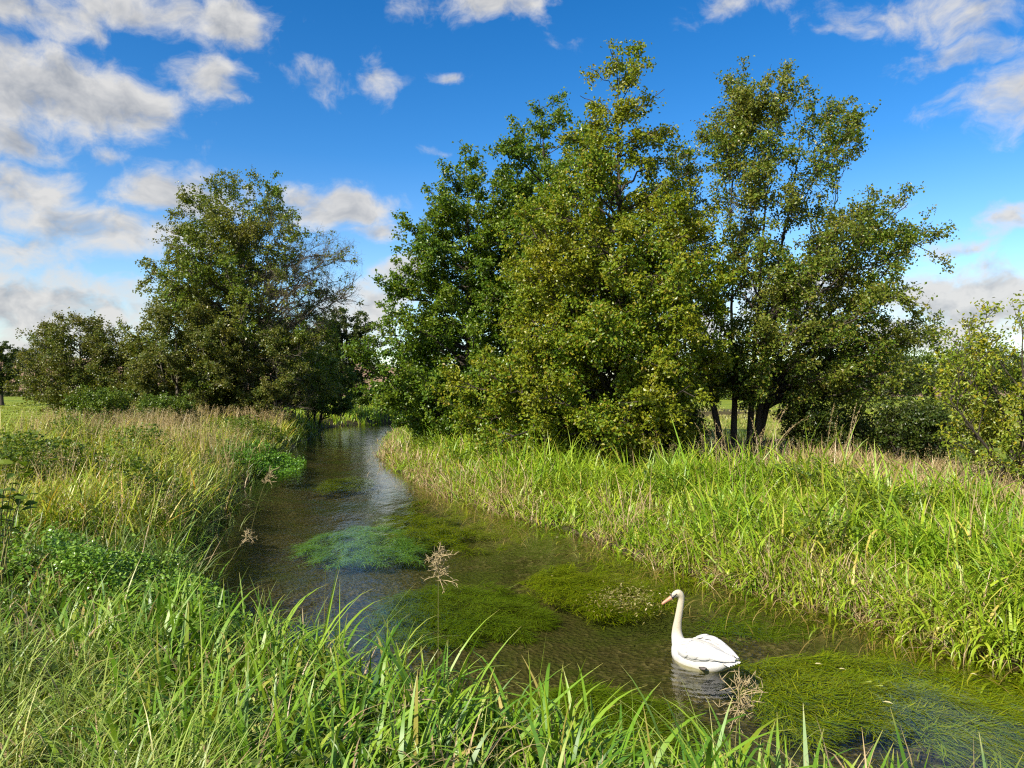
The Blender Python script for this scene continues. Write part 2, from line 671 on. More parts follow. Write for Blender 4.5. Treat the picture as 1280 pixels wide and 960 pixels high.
def water_material():
    M = Mat('river_water')
    tc = M.N.new('ShaderNodeTexCoord')
    n1 = M.noise(1.0, 3, 0.5, vscale=(2.6, 1.1, 1))
    n2 = M.noise(1.0, 4, 0.6, vscale=(9.0, 5.0, 1))
    add = M.N.new('ShaderNodeMath')
    add.operation = 'MULTIPLY_ADD'
    M.link(n2.outputs['Fac'], add.inputs[0])
    add.inputs[1].default_value = 0.35
    M.link(n1.outputs['Fac'], add.inputs[2])
    def mm(op, a, b=None):
        x = M.N.new('ShaderNodeMath')
        x.operation = op
        for i, v in enumerate((a, b)):
            if isinstance(v, (int, float)):
                x.inputs[i].default_value = v
            elif v is not None:
                M.link(v, x.inputs[i])
        return x.outputs[0]
    mp = M.N.new('ShaderNodeMapping')              # rings where the swan's breast pushes the water
    mp.inputs['Location'].default_value = (-1.72, -7.2, 0)
    M.link(tc.outputs['Object'], mp.inputs[0])
    ln = M.N.new('ShaderNodeVectorMath')
    ln.operation = 'LENGTH'
    M.link(mp.outputs[0], ln.inputs[0])
    rr_ = mm('ADD', ln.outputs['Value'], mm('MULTIPLY', n1.outputs['Fac'], 0.10))
    ring = mm('MULTIPLY', mm('SINE', mm('MULTIPLY', rr_, 62.0)), mm('EXPONENT', mm('MULTIPLY', rr_, -2.6)))
    hgt = mm('ADD', add.outputs[0], mm('MULTIPLY', ring, 0.22))
    bp = M.n('Bump', Strength=1.0, Distance=0.02)
    M.link(hgt, bp.inputs['Height'])
    fr = M.n('Fresnel')
    gb = M.N.new('ShaderNodeNewGeometry')
    ior = M.range(gb.outputs['Backfacing'], 0, 1, 1.5, 1 / 1.5)     # the far side of the sheet is air too: no total reflection for light going up or down
    M.link(ior, fr.inputs['IOR'])
    M.link(bp.outputs[0], fr.inputs['Normal'])
    gl = M.n('BsdfGlossy', Roughness=0.03)
    M.link(bp.outputs[0], gl.inputs['Normal'])
    tr = M.n('BsdfTransparent')
    tr.inputs[0].default_value = (0.82, 0.81, 0.60, 1)
    mx = M.n('MixShader')
    M.link(fr.outputs[0], mx.inputs[0])
    M.link(tr.outputs[0], mx.inputs[1])
    M.link(gl.outputs[0], mx.inputs[2])
    M.link(mx.outputs[0], M.out.inputs[0])
    return M.m


wx = np.linspace(-32, 26, 30)
wy = np.linspace(-8, 76, 43)
WX, WY = np.meshgrid(wx, wy)
wi = (np.arange(42)[:, None] * 30 + np.arange(29)[None, :]).ravel()
water = mesh_obj('river_water', np.stack([WX.ravel(), WY.ravel(), np.zeros(WX.size)], 1), np.stack([wi, wi + 1, wi + 31, wi + 30], 1), water_material())
tag(water, 'clear shallow chalk stream winding between grassy banks', kind='structure')

# ------------------------------------------------------------------ leaves


def leaves_mesh(name, pos, nrm, axis_, size, mat, parent=None, aspect=0.75, fold=0.18, shape='diamond'):
    """one small folded leaf per position; axis_ points from stalk to tip"""
    n = len(pos)
    ax = unit(axis_ - nrm * (axis_ * nrm).sum(1, keepdims=True))
    sd = np.cross(nrm, ax)
    L = size[:, None]
    if shape == 'diamond':
        v = np.stack([pos, pos + ax * L * 0.55 + sd * L * aspect * 0.5 + nrm * L * fold, pos + ax * L, pos + ax * L * 0.55 - sd * L * aspect * 0.5 + nrm * L * fold], 1)
        b = np.arange(n)[:, None] * 4
        f = np.concatenate([b + np.array([[0, 1, 2]]), b + np.array([[0, 2, 3]])])
    else:
        w = L * aspect * 0.5
        v = np.stack([pos, pos + ax * L * .3 - sd * w * .85 + nrm * L * fold * .8, pos + ax * L * .65 - sd * w * .8 + nrm * L * fold * .6, pos + ax * L - nrm * L * .12,
                      pos + ax * L * .65 + sd * w * .8 + nrm * L * fold * .6, pos + ax * L * .3 + sd * w * .85 + nrm * L * fold * .8, pos + ax * L * .5], 1)
        b = np.arange(n)[:, None] * 7
        f = np.concatenate([b + np.array([[i, j, 6]]) for i, j in ((0, 5), (5, 4), (4, 3), (3, 2), (2, 1), (1, 0))])
    return mesh_obj(name, v.reshape(-1, 3), f, mat, parent, smooth=False)


# ------------------------------------------------------------------ trees
def bezier(p0, p1, p2, k):
    t = np.linspace(0, 1, k)[:, None]
    return (1 - t) ** 2 * p0 + 2 * t * (1 - t) * p1 + t * t * p2


def make_tree(name, label, cat, base, prof, bark, leafm, seed, n_leaf=40000, leaf=0.09, n_prim=60, stems=((0, 0, 0, 0, 1.0),), trunk_r=0.16,
              rise=(0.3, 0.8), depth=0.95, hmin=0.8, group=None, bare=None, droop=0.0, sec_per_m=3.2, spread=0.08, up_bias=0.5, inner=0.25,
              aspect=0.75, twig_leaf=11, shape='diamond', stem_wob=0.12):
    """prof: rows (height, reach to the left, reach to the right) above the foot of the trunk.
    stems: (foot x, foot y, lean x, lean y, height share)"""
    rng = np.random.default_rng(seed)
    root = empty(name, base)
    tag(root, label, cat, group)
    prof = np.array(prof, float)
    H = prof[-1, 0]
    T = Tubes()
    hz = np.linspace(prof[0, 0], H, 200)
    rl, rrr = np.interp(hz, prof[:, 0], prof[:, 1]), np.interp(hz, prof[:, 0], prof[:, 2])
    rw = np.maximum((rl + rrr) / 2, 0.05)
    cdf = np.cumsum(rw ** 1.15 * np.sqrt(1 + np.clip(np.gradient(rw, hz), -3, 3) ** 2))
    cdf /= cdf[-1]
    # stems
    stem_paths = []
    for (fx, fy, lx, ly, hs) in stems:
        k = 14
        t = np.linspace(0, 1, k)
        path = np.stack([fx + lx * t ** 1.2, fy + ly * t ** 1.2, -0.1 + (H * hs * 0.97 + 0.1) * t], 1)
        wob = np.cumsum(rng.normal(0, stem_wob, (k, 2)), axis=0) * t[:, None] ** 0.7
        path[:, :2] += wob * H / 30
        r0 = trunk_r * (0.75 + 0.25 * hs) * rng.uniform(.8, 1.1)
        rad = r0 * (1 - t) ** 1.35 + 0.010
        rad[0] *= 1.35
        T.add(path, rad, 9)
        stem_paths.append((path, rad))
    tw_a, tw_b = [], []
    bare_set = []
    ga = rng.uniform(0, 6.28)
    for i in range(n_prim):
        q = (i + rng.random()) / n_prim
        ht = float(np.interp(q, cdf, hz))
        ga += 2.39996 + rng.normal(0, 0.3)
        cx, cy = math.cos(ga), math.sin(ga)
        l, r = np.interp(ht, prof[:, 0], prof[:, 1]), np.interp(ht, prof[:, 0], prof[:, 2])
        ry = max((l + r) / 2 * depth, 0.15)
        rx = max(r if cx > 0 else l, 0.12)
        reach = 1 / math.sqrt((cx / rx) ** 2 + (cy / ry) ** 2)
        reach *= rng.uniform(0.82, 1.08) if rng.random() > inner else rng.uniform(0.35, 0.7)
        si = rng.integers(len(stem_paths)) if len(stem_paths) > 1 else 0
        path, srad = stem_paths[si]
        tip = np.array([cx * reach, cy * reach, ht])
        if len(stem_paths) > 1:     # take the stem that is nearest to the tip
            si = int(np.argmin([np.hypot(*(p[0][-1, :2] * 0.7 - tip[:2])) + rng.random() * .8 for p in stem_paths]))
            path, srad = stem_paths[si]
        h0 = max(ht - reach * rng.uniform(*rise), hmin * rng.uniform(0.8, 1.3))
        h0 = min(h0, path[-1, 2] * 0.97)
        st = np.array([np.interp(h0, path[:, 2], path[:, 0]), np.interp(h0, path[:, 2], path[:, 1]), h0])
        rs = float(np.interp(h0, path[:, 2], srad))
        mid = (st + tip) / 2 + np.array([0, 0, reach * rng.uniform(-.05, .22)]) + rng.normal(0, 0.06 * reach, 3)
        if droop:
            tip = tip - np.array([0, 0, droop * reach * rng.random()])
        k = 9
        P = bezier(st, mid, tip, k)
        P[1:-1] += rng.normal(0, 0.025 * reach, (k - 2, 3))
        ln = np.linalg.norm(tip - st)
        r0 = min(rs * 0.7, 0.013 * ln + 0.012)
        T.add(P, np.linspace(r0, 0.008, k), 5)
        is_bare = bare is not None and bare(tip, rng)
        ns = max(3, int(ln * sec_per_m))
        dmain = (tip - st) / (ln + 1e-9)
        for j in range(ns):
            t = rng.uniform(0.22, 1.0) ** 0.8
            if ln < 0.9:
                t = rng.uniform(0.1, 1)
            idx = t * (k - 1)
            i0 = min(int(idx), k - 2)
            p = P[i0] + (P[i0 + 1] - P[i0]) * (idx - i0)
            dr = unit(rng.normal(0, 1, 3) * 0.75 + dmain * 0.65 + np.array([0, 0, 0.15 - droop * .6]))
            l2 = np.clip(rng.uniform(.22, .42) * ln * (1.15 - 0.6 * t), 0.3, 1.6)
            e = p + dr * l2
            m2 = (p + e) / 2 + rng.normal(0, 0.07 * l2, 3)
            Q = bezier(p, m2, e, 5)
            T.add(Q, np.linspace(max(0.006, r0 * 0.32), 0.004, 5), 4)
            nt = max(3, int(l2 / 0.13))
            for a in range(nt):
                u = rng.uniform(0.15, 1.0)
                s0 = Q[0] * (1 - u) ** 2 + 2 * u * (1 - u) * m2 + u * u * Q[-1]
                d3 = unit(rng.normal(0, 1, 3) * 0.8 + dr * 0.5 + np.array([0, 0, .1 - droop * .8]))
                e3 = s0 + d3 * rng.uniform(.14, .42)
                tw_a.append(s0)
                tw_b.append(e3)
                bare_set.append(is_bare)
                if is_bare or rng.random() < 0.16:
                    T.add(np.array([s0, (s0 + e3) / 2 + rng.normal(0, .02, 3), e3]), [0.005, 0.004, 0.003], 3)
                    if is_bare:
                        for _ in range(2):
                            e4 = e3 + unit(d3 + rng.normal(0, .6, 3)) * rng.uniform(.15, .4)
                            T.add(np.array([e3, (e3 + e4) / 2 + rng.normal(0, .02, 3), e4]), [0.004, 0.0035, 0.0025], 3)
    T.build('trunk', bark, root)
    A, B = np.array(tw_a), np.array(tw_b)
    bs = np.array(bare_set)
    keep = np.where(bs, rng.random(len(A)) < 0.10, True)
    A, B = A[keep], B[keep]
    # whole twigs carry more or fewer leaves, so clumps and gaps stay
    wt = rng.random(len(A)) ** 1.2 + 0.15
    idx = rng.choice(len(A), size=n_leaf, p=wt / wt.sum())
    u = rng.random((n_leaf, 1)) * 1.05
    pos = A[idx] * (1 - u) + B[idx] * u + rng.normal(0, spread, (n_leaf, 3)) * np.array([1, 1, 0.75])
    outw = pos.copy()
    outw[:, 2] = 0
    nr = unit(rng.normal(0, 1, (n_leaf, 3)) * 0.75 + np.array([0, 0, up_bias]) + unit(outw) * 0.35)
    axd = unit(rng.normal(0, 1, (n_leaf, 3)) + np.array([0, 0, -0.35]))
    size = leaf * rng.uniform(0.65, 1.2, n_leaf)
    leaves_mesh('crown', pos, nr, axd, size, leafm, root, aspect, shape=shape)
    return root


BARK_DARK = bark_mat('alder_bark', (0.022, 0.018, 0.014), (0.075, 0.06, 0.045))
BARK_GREY = bark_mat('willow_bark', (0.05, 0.042, 0.03), (0.15, 0.125, 0.09))
ALDER = leaf_mat('alder_leaf', [(0.0, (0.065, 0.133, 0.009)), (0.4, (0.125, 0.200, 0.012)), (0.75, (0.197, 0.243, 0.015)), (0.93, (0.276, 0.258, 0.018)), (1.0, (0.236, 0.162, 0.033))],
                 tint=(0.250, 0.234, 0.011), tint_amt=0.7, patch=0.35)
ALDER_DEEP = leaf_mat('alder_leaf_deep', [(0.0, (0.040, 0.098, 0.008)), (0.5, (0.083, 0.156, 0.011)), (0.9, (0.144, 0.213, 0.014)), (1.0, (0.196, 0.188, 0.020))],
                      tint=(0.149, 0.188, 0.010), tint_amt=0.5, patch=0.4)
ALDER_OLIVE = leaf_mat('alder_leaf_olive', [(0.0, (0.054, 0.111, 0.011)), (0.45, (0.106, 0.168, 0.014)), (0.8, (0.174, 0.206, 0.022)), (1.0, (0.228, 0.177, 0.039))],
                       tint=(0.180, 0.170, 0.028), tint_amt=0.6, patch=0.45)
OLD_GREEN = leaf_mat('field_tree_leaf', [(0.0, (0.054, 0.102, 0.010)), (0.5, (0.105, 0.165, 0.013)), (1.0, (0.176, 0.203, 0.020))], tint=(0.176, 0.143, 0.028), tint_amt=0.7, patch=0.33)
BROWN = leaf_mat('hawthorn_leaf', [(0.0, (0.054, 0.088, 0.011)), (0.5, (0.101, 0.135, 0.018)), (1.0, (0.179, 0.169, 0.033))], tint=(0.149, 0.125, 0.028), tint_amt=0.6, patch=0.6)
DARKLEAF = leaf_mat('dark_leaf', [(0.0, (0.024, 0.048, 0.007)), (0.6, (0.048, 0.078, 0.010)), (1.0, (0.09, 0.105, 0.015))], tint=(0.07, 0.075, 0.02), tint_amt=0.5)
FARLEAF = leaf_mat('far_leaf', [(0.0, (0.03, 0.055, 0.025)), (1.0, (0.075, 0.095, 0.035))], tint=(0.10, 0.095, 0.04), tint_amt=0.5, patch=0.15)
SALLOW = leaf_mat('sallow_leaf', [(0.0, (0.115, 0.186, 0.015)), (0.5, (0.197, 0.270, 0.025)), (0.85, (0.295, 0.316, 0.030)), (1.0, (0.377, 0.298, 0.020))], tint=(0.295, 0.260, 0.020), tint_amt=0.5, patch=0.9, trans=0.4)
SHRUB = leaf_mat('shrub_leaf', [(0.0, (0.045, 0.09, 0.009)), (0.6, (0.09, 0.15, 0.013)), (1.0, (0.16, 0.21, 0.02))], tint=(0.13, 0.15, 0.02), tint_amt=0.4, patch=0.8)


def profile(px_axis, Y, z0, rows):
    """rows of (picture height, left edge, right edge), top first, turned into metres at distance Y"""
    s = Y / FPX
    out = []
    for (py, a, b) in rows:
        out.append((CAMZ + (488 - py) * s - z0, max((px_axis - a) * s, .05), max((b - px_axis) * s, .05)))
    return sorted(out)


def px_x(px, Y):
    return (px - 640) / FPX * Y


def tree_at(name, label, cat, px, Y, rows, *a, **k):
    x = px_x(px, Y)
    z = gz(x, Y)
    return make_tree(name, label, cat, (x, Y, z), profile(px, Y, z, rows), *a, **k)


# the alders on the right bank
tree_at('alder_tree', 'tallest alder, dense yellow-green cone in the middle of the clump', 'tree', 775, 20.5,
        [(54, 762, 802), (90, 732, 825), (130, 715, 835), (200, 690, 860), (260, 665, 880), (320, 640, 892), (400, 610, 905), (460, 585, 895), (510, 575, 870), (560, 600, 845)],
        BARK_DARK, ALDER, 5, n_leaf=170000, leaf=0.096, n_prim=185, trunk_r=0.19, hmin=0.5, rise=(0.25, 0.75))
tree_at('alder_tree', 'deep green alder leaning over the water, left end of the clump', 'tree', 585, 28,
        [(182, 582, 612), (205, 562, 640), (245, 534, 665), (300, 505, 680), (370, 480, 680), (440, 456, 680), (480, 450, 670), (520, 478, 650), (535, 500, 640)],
        BARK_DARK, ALDER_DEEP, 6, n_leaf=120000, leaf=0.115, n_prim=140, trunk_r=0.17, hmin=0.5, rise=(0.2, 0.7))
tree_at('alder_tree', 'dark green alder whose top shows behind the tallest alder', 'tree', 690, 27.5,
        [(112, 684, 712), (132, 662, 728), (160, 632, 745), (200, 608, 760), (250, 600, 775), (330, 600, 790), (450, 600, 790), (520, 620, 770)],
        BARK_DARK, ALDER_DEEP, 7, n_leaf=75000, leaf=0.115, n_prim=100, trunk_r=0.18, hmin=0.8)
tree_at('alder_tree', 'open multi-stemmed alder with bare dark stems under its crown', 'tree', 945, 23,
        [(90, 972, 1005), (110, 925, 1048), (150, 885, 1058), (200, 862, 1072), (250, 855, 1110), (300, 850, 1142), (350, 848, 1155), (400, 850, 1165), (445, 858, 1166), (478, 872, 1138), (500, 890, 1060)],
        BARK_DARK, ALDER_OLIVE, 8, n_leaf=125000, leaf=0.092, n_prim=165, trunk_r=0.12, hmin=1.7, rise=(0.35, 0.9), inner=0.12, depth=0.72,
        stems=((-1.0, 0, -1.5, .3, .74), (-0.62, .25, -.2, -.6, .66), (-0.25, -0.1, .5, .4, .91), (0.0, .1, 1.6, -.3, .87), (0.05, .3, 2.9, .6, .72)))

# trees on the left bank
def bare_right(tip, rng):
    return tip[0] > 2.7 and 5.0 < tip[2] < 11.5 and rng.random() < 0.72


tree_at('field_tree', 'tall domed tree on the left bank with thin bare twigs on its right', 'tree', 305, 42,
        [(216, 290, 324), (222, 268, 342), (236, 248, 356), (262, 236, 368), (290, 222, 425), (320, 214, 447), (355, 202, 446), (400, 190, 432), (440, 180, 425), (480, 180, 410), (505, 190, 395)],
        BARK_GREY, OLD_GREEN, 9, n_leaf=140000, leaf=0.135, n_prim=190, trunk_r=0.26, stems=((0, 0, 0, 0, .92), (.25, .1, 1.3, .4, .8)), hmin=0.8, bare=bare_right, rise=(.2, .55), inner=0.25)
tree_at('hawthorn_tree', 'brown-tinged hawthorn in front of the domed tree', 'tree', 222, 38,
        [(372, 205, 250), (395, 175, 285), (430, 155, 300), (470, 150, 305), (505, 165, 295)],
        BARK_GREY, BROWN, 10, n_leaf=45000, leaf=0.11, n_prim=70, trunk_r=0.12, hmin=0.4, droop=0.2, stems=((0, 0, 0, 0, 1), (.3, .2, .8, .2, .8), (-.3, 0, -.8, 0, .8)))
tree_at('hawthorn_tree', 'short-trunked olive hawthorn at the edge of the left meadow', 'tree', 100, 40,
        [(394, 80, 125), (412, 45, 150), (440, 32, 165), (465, 27, 170), (490, 32, 165), (499, 60, 140)],
        BARK_GREY, BROWN, 22, n_leaf=52000, leaf=0.11, n_prim=110, trunk_r=0.13, hmin=0.7, rise=(.2, .6))
tree_at('hawthorn_tree', 'brown hawthorn with pale dead sprays, right of the domed trunk', 'tree', 345, 39,
        [(400, 330, 360), (430, 305, 390), (470, 295, 400), (510, 300, 395)],
        BARK_GREY, BROWN, 14, n_leaf=20000, leaf=0.11, n_prim=55, trunk_r=0.10, hmin=0.4, droop=0.4, bare=lambda t, r: r.random() < .35)
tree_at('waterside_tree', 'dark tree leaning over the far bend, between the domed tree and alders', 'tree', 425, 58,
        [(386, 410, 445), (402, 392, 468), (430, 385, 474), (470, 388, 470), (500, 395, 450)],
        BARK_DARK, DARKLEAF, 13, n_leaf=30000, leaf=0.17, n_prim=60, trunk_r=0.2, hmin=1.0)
tree_at('waterside_bush', 'olive bush low over the water at the far bend', 'bush', 393, 50,
        [(440, 390, 425), (460, 372, 442), (490, 368, 448), (512, 380, 445)],
        BARK_DARK, SHRUB, 15, n_leaf=18000, leaf=0.14, n_prim=45, trunk_r=0.09, hmin=0.3, stems=((0, 0, 0, 0, 1), (.3, .2, .8, .2, .8), (-.3, 0, -.8, 0, .8)))
tree_at('waterside_bush', 'pale green bush on the far shore past the bend', 'bush', 458, 76,
        [(478, 450, 470), (492, 435, 482), (512, 435, 484)],
        BARK_DARK, SHRUB, 16, n_leaf=7000, leaf=0.2, n_prim=30, trunk_r=0.08, hmin=0.3)
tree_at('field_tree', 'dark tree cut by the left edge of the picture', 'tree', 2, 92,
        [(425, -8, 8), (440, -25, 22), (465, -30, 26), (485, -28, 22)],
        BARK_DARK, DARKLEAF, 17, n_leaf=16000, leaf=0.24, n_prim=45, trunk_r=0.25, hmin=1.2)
tree_at('field_tree', 'small blue-green tree on the skyline above the ploughed field', 'tree', 30, 330,
        [(437, 26, 34), (444, 18, 42), (455, 16, 44)],
        BARK_DARK, FARLEAF, 18, n_leaf=6000, leaf=0.8, n_prim=30, trunk_r=0.4, hmin=1.0, spread=.5)
tree_at('field_tree', 'teal rounded tree far behind the bend', 'tree', 398, 95,
        [(392, 385, 410), (410, 372, 426), (440, 366, 432), (480, 370, 425)],
        BARK_DARK, FARLEAF, 19, n_leaf=16000, leaf=0.26, n_prim=45, trunk_r=0.25, hmin=1.0)

# hedgerow trees beyond the right meadow
HEDGE = [(868, 84, 445, 50, 'olive hedgerow tree seen between the tallest alder and the open alder'), (930, 82, 452, 46, 'hedgerow tree directly behind the bare alder stems'),
         (990, 80, 447, 48, 'dark hedgerow tree just right of the alder stems'), (1050, 68, 446, 56, 'grey-green willow bush beyond the meadow, under the alder crown'),
         (1110, 82, 436, 52, 'rounded hedgerow tree right of the grey-green willow'), (1165, 84, 432, 46, 'hedgerow tree touching the left side of the sallow'),
         (1225, 86, 426, 56, 'hedgerow tree behind the middle of the sallow'), (1290, 84, 434, 50, 'hedgerow tree at the right border, behind the sallow')]
for i, (px, Y, top, w, lab) in enumerate(HEDGE):
    tree_at('hedgerow_tree', lab, 'tree', px, Y * 1.85,
            [(top, px - w * .25, px + w * .25), (top + 16, px - w * .8, px + w * .75), (top + 34, px - w, px + w), (top + 55, px - w * .9, px + w * .9)],
            BARK_DARK, FARLEAF if i == 3 else (SHRUB if i % 2 else DARKLEAF), 40 + i, n_leaf=14000, leaf=0.38, n_prim=48, spread=.22, trunk_r=0.25, hmin=0.6,
            group='trees of the hedgerow beyond the right meadow')

# bushes between the alders and the sallow
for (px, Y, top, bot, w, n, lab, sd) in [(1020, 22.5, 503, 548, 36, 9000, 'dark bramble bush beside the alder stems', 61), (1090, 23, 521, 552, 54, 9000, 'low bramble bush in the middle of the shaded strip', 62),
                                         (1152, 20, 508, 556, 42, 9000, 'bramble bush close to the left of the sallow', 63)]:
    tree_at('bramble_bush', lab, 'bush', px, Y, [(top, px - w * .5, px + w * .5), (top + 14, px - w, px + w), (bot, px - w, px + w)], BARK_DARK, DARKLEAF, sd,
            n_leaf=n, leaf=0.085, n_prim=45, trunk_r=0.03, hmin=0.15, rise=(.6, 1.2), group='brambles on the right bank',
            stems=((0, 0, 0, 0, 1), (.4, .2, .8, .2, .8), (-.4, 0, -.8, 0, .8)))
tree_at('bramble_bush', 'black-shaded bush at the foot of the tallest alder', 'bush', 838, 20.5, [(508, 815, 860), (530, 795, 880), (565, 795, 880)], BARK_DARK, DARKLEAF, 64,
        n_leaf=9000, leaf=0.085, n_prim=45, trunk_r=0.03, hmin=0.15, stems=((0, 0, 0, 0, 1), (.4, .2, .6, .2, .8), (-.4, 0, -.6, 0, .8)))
tree_at('leafy_bush', 'rounded green bush at the edge of the left meadow', 'bush', 122, 29, [(492, 110, 140), (500, 92, 152), (520, 86, 160), (532, 90, 158)], BARK_DARK, SHRUB, 65,
        n_leaf=12000, leaf=0.09, n_prim=50, trunk_r=0.02, hmin=0.1, stems=((0, 0, 0, 0, 1), (.4, .2, .6, .2, .8), (-.4, 0, -.6, 0, .8)))
tree_at('leafy_bush', 'green bush among the dry grass under the hawthorns', 'bush', 205, 32, [(497, 195, 225), (506, 178, 238), (528, 176, 240)], BARK_DARK, SHRUB, 66,
        n_leaf=9000, leaf=0.09, n_prim=40, trunk_r=0.02, hmin=0.1, stems=((0, 0, 0, 0, 1), (.4, .2, .6, .2, .8), (-.4, 0, -.6, 0, .8)))

# the sallow at the right border
tree_at('sallow_bush', 'yellowing sallow bush with slanting stems at the right border', 'bush', 1285, 14.5,
        [(384, 1268, 1320), (405, 1215, 1370), (440, 1190, 1400), (480, 1186, 1410), (530, 1192, 1400), (575, 1195, 1370)],
        BARK_DARK, SALLOW, 71, n_leaf=14500, leaf=0.088, n_prim=70, trunk_r=0.045, hmin=0.2, rise=(.7, 1.3), aspect=0.5, spread=0.07, inner=0.35, shape='oval', sec_per_m=3,
        stems=((0, 0, -.9, .2, .85), (0.1, .1, .2, -.3, 1.0), (-.1, 0, -1.5, -.2, .55), (.1, -.1, 1.0, .3, .9), (-.05, .1, -.4, -.5, .9)))

# hedge at the far end of the left meadow
def hedge_row():
    rng = np.random.default_rng(81)
    n = 16000
    x = rng.uniform(-190, -70, n)
    y = 226 + rng.normal(0, 0.7, n)
    top = 1.3 + 0.9 * vn(x, x * 0 + 3, 6)
    z = ground_z(x, y) + rng.random(n) * top
    root = empty('field_hedge', (-130, 226, gz(-130, 226)))
    tag(root, 'low dark hedge along the far end of the left meadow', 'hedge')
    T = Tubes()
    for xx in np.arange(-189, -70, 1.2):
        T.add(np.array([(xx + 130, 0, -.1), (xx + 130 + rng.normal(0, .2), rng.normal(0, .2), .7), (xx + 130 + rng.normal(0, .4), rng.normal(0, .3), 1.3)]), [.06, .04, .02], 4)
    tag(T.build('stems', BARK_DARK, root), kind='stuff')
    pos = np.stack([x, y, z], 1) - np.array(root.location)
    leaves_mesh('foliage', pos, unit(rng.normal(0, 1, (n, 3)) + np.array([0, -.2, .5])), rng.normal(0, 1, (n, 3)), rng.uniform(.25, .5, n), DARKLEAF, root)


hedge_row()

# ------------------------------------------------------------------ grasses


def blades(base, length, width, az, tilt0, curl, segs, rng, twist=0.6):
    """strips that start at tilt0 from the vertical towards az and bend over by curl (radians) at the tip"""
    n = len(base)
    t = np.linspace(0, 1, segs + 1)
    th = tilt0[:, None] + curl[:, None] * t[None, :] ** 1.6
    dx = np.sin(th)
    dz = np.cos(th)
    step = length[:, None] / segs
    hx = np.concatenate([np.zeros((n, 1)), np.cumsum((dx[:, :-1] + dx[:, 1:]) / 2 * step, 1)], 1)
    hz = np.concatenate([np.zeros((n, 1)), np.cumsum((dz[:, :-1] + dz[:, 1:]) / 2 * step, 1)], 1)
    ca, sa = np.cos(az)[:, None], np.sin(az)[:, None]
    P = np.stack([base[:, 0:1] + hx * ca, base[:, 1:2] + hx * sa, base[:, 2:3] + hz], -1)
    wa = az + math.pi / 2 + rng.normal(0, twist, n)
    wv = np.stack([np.cos(wa), np.sin(wa), np.zeros(n)], 1)
    wt = (1 - t ** 2.2) * (0.55 + 0.45 * np.minimum(t * 5, 1)) + 0.04
    W = wv[:, None, :] * (width[:, None] * wt[None, :])[:, :, None] * 0.5
    V = np.stack([P - W, P + W], 2).reshape(n, -1, 3)
    k = (segs + 1) * 2
    b = np.arange(n)[:, None, None] * k
    s = np.arange(segs)[None, :, None] * 2
    F = (b + s + np.array([0, 1, 3, 2])[None, None, :]).reshape(-1, 4)
    rnd = rng.random(n)
    UV = np.stack([np.broadcast_to(rnd[:, None, None], (n, segs + 1, 2)), np.broadcast_to(t[None, :, None], (n, segs + 1, 2))], -1).reshape(-1, 2)
    return V.reshape(-1, 3), F, UV, P


def in_view(x, y, margin=2.0):
    return (y > -0.5) & (np.abs(x) < y * 0.70 + margin)


def scatter(n, box, seed, cond, power=2.0, y0=4.0):
    """random points, denser near the camera; cond(x, y, d, right) gives the chance to keep"""
    rng = np.random.default_rng(seed)
    out = []
    got = 0
    for _ in range(60):
        k = 40000
        x = rng.uniform(box[0], box[1], k)
        y = rng.uniform(box[2], box[3], k)
        dist = np.hypot(x, y)
        w = np.minimum(1.0, (y0 / dist) ** power)
        ok = in_view(x, y) & (rng.random(k) < w)
        x, y = x[ok], y[ok]
        if not len(x):
            continue
        d, r = river(x, y)
        ok = rng.random(len(x)) < cond(x, y, d, r)
        x, y, d, r = x[ok], y[ok], d[ok], r[ok]
        z = height_from(x, y, d, r)
        out.append(np.stack([x, y, z, d], 1))
        got += len(x)
        if got >= n:
            break
    return np.concatenate(out)[:n], rng


def lean_field(x, y, s=1.3):
    return vn(x + 31, y, s) * 12.6


